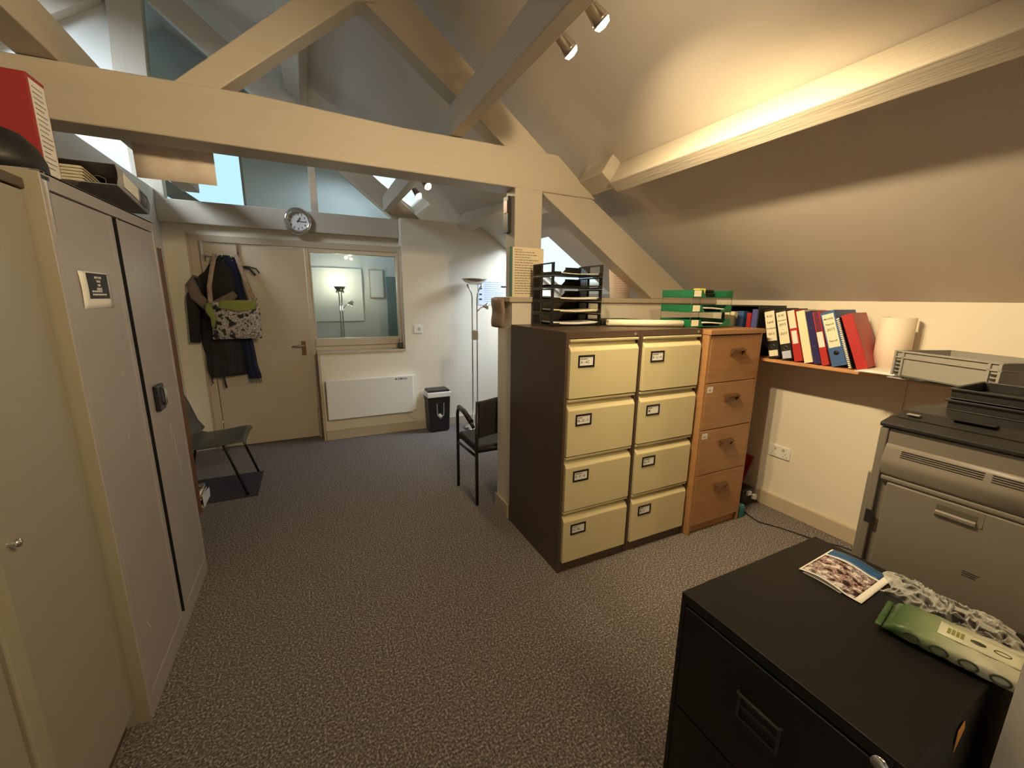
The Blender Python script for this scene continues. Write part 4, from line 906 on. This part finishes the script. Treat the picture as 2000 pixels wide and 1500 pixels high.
# ------------------------------------------------------------------ black filing cabinet, foreground
def black_cab():
    x0, x1, y0, y1, H = .850, 1.475, .190, .665, .704
    t = thing('filing_cabinet', 'low black two-drawer filing cabinet in the right foreground', 'filing cabinet', (x0, y0, 0))
    b = MB(); b.box(x0+.02, x1, y0+.002, y1-.002, .0, H-.004); b.box(x0, x0+.02, y0, y0+.016, 0, H-.002); b.box(x0, x0+.02, y1-.016, y1, 0, H-.002); b.box(x0, x0+.02, y0+.016, y1-.016, 0, .04); b.box(x0, x0+.02, y0+.016, y1-.016, H-.028, H-.004)
    b.box(x0, x1, y0, y1, H-.004, H)
    build('carcass', b, BLACKMETAL, t, .002)
    for k, (a, c) in enumerate(((.360, .672), (.044, .354))):
        dr = build('drawer', MB().box(x0-.004, x0+.018, y0+.02, y1-.02, a, c), BLACKMETAL, t, .002)
        ym, zm = .426, c-.135+.0
        h = MB()
        h.tube([(x0-.005, ym-.05, zm+.037), (x0-.016, ym-.047, zm+.040), (x0-.020, ym, zm+.044), (x0-.016, ym+.047, zm+.040), (x0-.005, ym+.05, zm+.037)], .004, 8)
        h.box(x0-.008, x0-.004, ym-.05, ym+.05, zm-.036, zm-.028); h.box(x0-.008, x0-.004, ym-.05, ym-.043, zm-.028, zm+.036); h.box(x0-.008, x0-.004, ym+.043, ym+.05, zm-.028, zm+.036); h.box(x0-.006, x0-.004, ym-.043, ym+.043, zm-.004, zm+.006)
        build('handle', h, DARKP, dr, .001)
    build('lock', MB().lathe([(0, .010), (.012, .010), (.014, .004), (.014, 0)], m=Matrix.Translation((x0-.001, .222, .678)) @ Matrix.Rotation(-math.pi/2, 4, 'Y'), n=18), CHROME, t)
    build('sticker', MB().prism([(1.075, .66), (1.10, .672), (1.112, .648), (1.085, .60)], 'y', .1893, .1899), ORANGE, t)
black_cab()
# folded leaflet
t = thing('leaflet', 'folded leaflet with crowd photo and blue banner on the black cabinet', 'leaflet', (1.33, .51, .705))
LM = Matrix(((.04, 1.0, 0, 0), (0, 0, 0, 0), (0, 0, 1, 0), (0, 0, 0, 1)))
def leaf(u, v, dz=0):   # u along y (far->near), v along x
    x = 1.236+.200*v; y = .583-.155*u+.012*v
    return Vector((x, y, .7055+dz+.010*math.sin(min(1, u*1.3)*math.pi)*(1-.2*v)))
up = Vector((0, 0, 1))
build('lower_sheet', MB().thick(lambda u, v: (leaf(u, v)-Vector((0, 0, .003+.006*math.sin(min(1, u*1.3)*math.pi))), up), 14, 4, .0008), PAPER, t)
build('cover_sheet', MB().thick(lambda u, v: (leaf(u, v, .002), up), 16, 8, .0008), PAPER, t)
build('photo_print', MB().thick(lambda u, v: (leaf(.03+.86*u, .03+.70*v, .0028), up), 16, 6, .0004), PHOTO, t)
build('banner_print', MB().thick(lambda u, v: (leaf(.03+.86*u, .77+.22*v, .0028), up), 16, 3, .0004), BLUEPRINT, t)
# wipes packet
WIPE = bpy.data.materials.new('green_white_film'); WIPE.use_nodes = True; nt = WIPE.node_tree; bs = nt.nodes['Principled BSDF']; bs.inputs['Roughness'].default_value = .25
tc = nt.nodes.new('ShaderNodeTexCoord'); sp = nt.nodes.new('ShaderNodeSeparateXYZ'); nt.links.new(tc.outputs['Object'], sp.inputs[0])
cr = nt.nodes.new('ShaderNodeValToRGB'); e = cr.color_ramp.elements; e[0].position = .08; e[0].color = (lin(70), lin(98), lin(58), 1); e[1].position = .58; e[1].color = (lin(204), lin(202), lin(180), 1); e.new(.28).color = (lin(136), lin(152), lin(110), 1)
mr = nt.nodes.new('ShaderNodeMapRange'); mr.inputs[1].default_value = 0; mr.inputs[2].default_value = .26; nt.links.new(sp.outputs[0], mr.inputs[0]); nt.links.new(mr.outputs[0], cr.inputs[0]); nt.links.new(cr.outputs[0], bs.inputs['Base Color'])
nz = nt.nodes.new('ShaderNodeTexNoise'); nz.inputs['Scale'].default_value = 28; nz.inputs['Detail'].default_value = 3; bpn = nt.nodes.new('ShaderNodeBump'); bpn.inputs['Strength'].default_value = .6; bpn.inputs['Distance'].default_value = .006
nt.links.new(tc.outputs['Object'], nz.inputs['Vector']); nt.links.new(nz.outputs['Fac'], bpn.inputs['Height']); nt.links.new(bpn.outputs[0], bs.inputs['Normal'])
pw0 = Vector((1.232, .372, .7055)); ax = Vector((.045, -.235, 0)); LW = ax.length+.0; axn = ax.normalized(); pn = Vector((-axn.y, axn.x, 0))
t = thing('wipes_packet', 'green and white plastic packet of wipes on the black cabinet', 'wipes packet', tuple(pw0)); t.rotation_euler = (0, 0, math.atan2(axn.y, axn.x))
L_, W_, H_ = .27, .125, .042
def wp(u, v):
    x = L_*u; env = min(1, math.sin(u*math.pi)*3.0)**.5 if 0 < u < 1 else 0.0
    a_ = v*2*math.pi; cx, cz = math.cos(a_), math.sin(a_)
    sx = (abs(cx)**.55)*(1 if cx > 0 else -1); sz = (abs(cz)**.6)*(1 if cz > 0 else -1)
    return Vector((x, W_/2*(.96+.04*env)*sx+.003*math.sin(u*31)*(1-env), H_/2*(.08+.92*env)*sz+H_/2*(.55+.45*env)+.0015*math.sin(u*40+v*20)))
# note: local x runs along the packet, y across
build('film', MB().grid(wp, 30, 32), WIPE, t, world=False)
build('end_seal', MB().thick(lambda u, v: (Vector((-.012*(1-u)-.001, (v-.5)*W_*1.02, .016+.003*math.sin(v*25))), up), 2, 20, .0012).thick(lambda u, v: (Vector((L_+.012*u, (v-.5)*W_*1.02, .016+.003*math.sin(v*25))), up), 2, 20, .0012), WIPE, t, world=False)
build('lid_label', MB().thick(lambda u, v: (Vector((.085+.13*u, -.028+.056*v, H_+.0012)), up), 6, 4, .001), mat('cream_film', (222, 222, 196), .35), t, world=False)
IKW = mat('dark_olive_ink', (74, 76, 50), .5)
lg = MB().lathe([(0, 0), (.012, 0), (.012, .0006), (0, .0006)], m=Matrix.Translation((.145, 0, H_+.002)) @ Matrix.Diagonal((1, .6, 1, 1)), n=20); build('printed_badge', lg, IKW, t, world=False)
for k, x in enumerate((.05, .095, .14, .185, .225)): build('printed_ring', MB().tube([(x+.014*math.cos(a_), -W_/2-.0008, H_*.52+.010*math.sin(a_)) for a_ in [q*math.pi/9 for q in range(18)]], .0022, 5, closed=True), IKW, t, world=False)
lg = MB().tube([(.18+.012*math.cos(a_), .007*math.sin(a_), H_+.0022) for a_ in [q*math.pi/9 for q in range(18)]], .0011, 5, closed=True)
build('printed_ring', lg, IKW, t, world=False)
yl = MB()
for q in range(4): yl.box(.098+q*.007, .103+q*.007, -.012, .012, H_+.0018, H_+.0023)
build('printed_block', yl, OLIVE, t, world=False)
# crumpled clear bag behind the packet
FILM = bpy.data.materials.new('clear_film'); FILM.use_nodes = True; nt = FILM.node_tree; bs = nt.nodes['Principled BSDF']
bs.inputs['Base Color'].default_value = (.62, .60, .55, 1); bs.inputs['Roughness'].default_value = .15
tr = nt.nodes.new('ShaderNodeBsdfTransparent'); mxs = nt.nodes.new('ShaderNodeMixShader'); lw = nt.nodes.new('ShaderNodeLayerWeight'); lw.inputs[0].default_value = .62
nt.links.new(lw.outputs['Facing'], mxs.inputs[0]); nt.links.new(tr.outputs[0], mxs.inputs[1]); nt.links.new(bs.outputs[0], mxs.inputs[2]); nt.links.new(mxs.outputs[0], nt.nodes['Material Output'].inputs[0])
rnd = random.Random(4); cr_ = MB()
hs = [[rnd.uniform(-1, 1) for _ in range(12)] for _ in range(20)]
def hn(u, v):
    a_, b_ = u*17, v*9; i, j = int(a_), int(b_); p, q = a_-i, b_-j; p = p*p*(3-2*p); q = q*q*(3-2*q)
    return (hs[i][j]*(1-p)+hs[i+1][j]*p)*(1-q)+(hs[i][j+1]*(1-p)+hs[i+1][j+1]*p)*q
def cf(u, v):
    env = (math.sin(u*math.pi)*math.sin(v*math.pi))**.4 if 0 < u < 1 and 0 < v < 1 else 0
    h_ = hn(u, v); sharp = (1-abs(h_))**3
    return Vector((1.335+.125*v+.012*math.sin(u*9), .447-.25*u-.02*math.sin(v*5)+.004*h_, .7065+env*(.016+.020*sharp+.008*h_)))
cr_.grid(cf, 90, 50, True)
o = build('clear_bag', cr_, FILM); tag(o, 'crumpled clear plastic bag behind the wipes packet against the copier', 'plastic bag')

# ------------------------------------------------------------------ copier
def copier():
    X, Y1, Y0, XB = 1.60, .60, -.02, 2.18
    t = thing('photocopier', 'large grey floor-standing photocopier with dark top, behind the black cabinet', 'photocopier', (X, .3, 0))
    b = MB(); b.box(X+.012, XB, Y0, Y1-.004, .03, 1.078); b.box(X, X+.012, Y0, Y1-.024, .9255, .9445)
    build('casing', b, COPM, t, .006)
    fp_ = MB(); fp_.box(X, X+.014, Y1-.022, Y1, .03, 1.095); fp_.box(X+.004, X+.014, Y0, Y1-.022, 1.04, 1.095); build('front_frame', fp_, COPM, t, .003)
    # curved front cover
    prof = [(X+.012, 1.048), (X-.001, 1.046), (X-.005, 1.034), (X-.009, 1.018), (X-.013, 1.004), (X-.015, .994), (X-.014, .984), (X-.009, .968), (X-.003, .953), (X+.001, .945), (X+.012, .942)]
    cv = MB(); n = len(prof)
    cv.add([(p[0], y, p[1]) for y in (Y0, Y1-.024) for p in prof], [(i, i+1, n+i+1, n+i) for i in range(n-1)]+[(n-1, 0, n, 2*n-1), tuple(range(n-1, -1, -1)), tuple(range(n, 2*n))])
    cv.sm = [True]*(n-1)+[False]*3
    o = build('front_cover', cv, COPM, t)
    vt = MB()
    for a_, c_ in ((.36, .535), (.16, .345)):
        for q in range(4): vt.box(X-.0066-.0014*q, X-.002, a_, c_, 1.033-.006*q, 1.0352-.006*q)
    build('vent_slot', vt, DARKP, o)
    o = build('paper_drawer', MB().box(X-.004, X+.012, Y0, Y1-.045, .56, .924), COPM, t, .003)
    build('drawer_recess', MB().prism([(X-.0045, .918), (X-.0045, .898), (X-.0055, .885), (X-.0055, .880), (X-.0042, .880), (X-.0042, .918)], 'y', .34, .345), COPM, o)
    rc = MB().box(X-.0046, X-.0038, .352, .435, .892, .909); build('handle_slot', rc, mat('copier_recess_shade', (92, 85, 76), .5), o)  # flat plate in darker casing grey, recess shade put into the colour
    build('handle_lip', MB().prism([(X-.004, .892), (X-.010, .888), (X-.010, .880), (X-.004, .872)], 'y', .352, .435), COPM, o, .001)
    build('paper_drawer', MB().box(X-.004, X+.012, Y0, Y1-.045, .29, .553), COPM, t, .003); build('paper_drawer', MB().box(X-.004, X+.012, Y0, Y1-.045, .035, .283), COPM, t, .003)
    tx = MB(); textlines(tx, (X-.0044, .355, .742), (0, -1, 0), (0, 0, 1), .035, 3, .006, .002, 2); build('small_print', tx, COPD, t)
    build('side_notch', MB().box(X-.001, X+.001, Y1-.03, Y1-.006, .77, .815), COPD, t, .002)
    sd = MB().box(X+.03, X+.30, Y1-.003, Y1+.02, .03, .93); build('side_cover', sd, COPM, t, .004)
    top = MB(); top.prism([(X-.004, 1.098), (X-.004, 1.112), (X+.06, 1.125), (XB, 1.125), (XB, 1.08), (X+.02, 1.08), (X+.02, 1.098)], 'y', Y0, Y1+.002)
    build('top_lid', top, COPD, t, .004)
    top = MB(); top.prism([(X+.05, 1.125), (X+.10, 1.143), (X+.26, 1.143), (X+.30, 1.133), (XB-.02, 1.133), (XB-.02, 1.1255)], 'y', Y0+.01, Y1-.01); build('upper_deck', top, COPD, t, .003)
    build('eject_lever', MB().box(X+.075, X+.10, .38, .47, 1.1435, 1.148), BLACKP, t, .001); build('status_mark', MB().box(X+.06, X+.075, .535, .565, 1.1365, 1.139), CRATEM, t)
copier()
for k, lab in enumerate(['lower dark letter tray on top of the photocopier', 'upper dark letter tray stacked on top of the photocopier']):
    x0, y0, z0 = 1.83+.01*k, .245, 1.1435+k*.036
    t = thing('letter_tray', lab, 'letter tray', (x0, y0, z0), 0, 'dark letter trays on the copier')
    W, D, H = .255, .285, .034
    b = MB(); b.box(x0, x0+W, y0, y0+D, z0, z0+.004); b.box(x0, x0+.004, y0, y0+D, z0+.004, z0+H); b.box(x0+W-.004, x0+W, y0, y0+D, z0+.004, z0+H); b.box(x0+.004, x0+W-.004, y0+D-.004, y0+D, z0+.004, z0+H)
    build('tray_body', b, COPD, t, .0015); 
    rm = MB(); rm.box(x0-.006, x0, y0, y0+D+.006, z0+H-.006, z0+H); rm.box(x0+W, x0+W+.006, y0, y0+D+.006, z0+H-.006, z0+H); rm.box(x0, x0+W, y0+D, y0+D+.006, z0+H-.006, z0+H); build('rim', rm, COPD, t, .001)
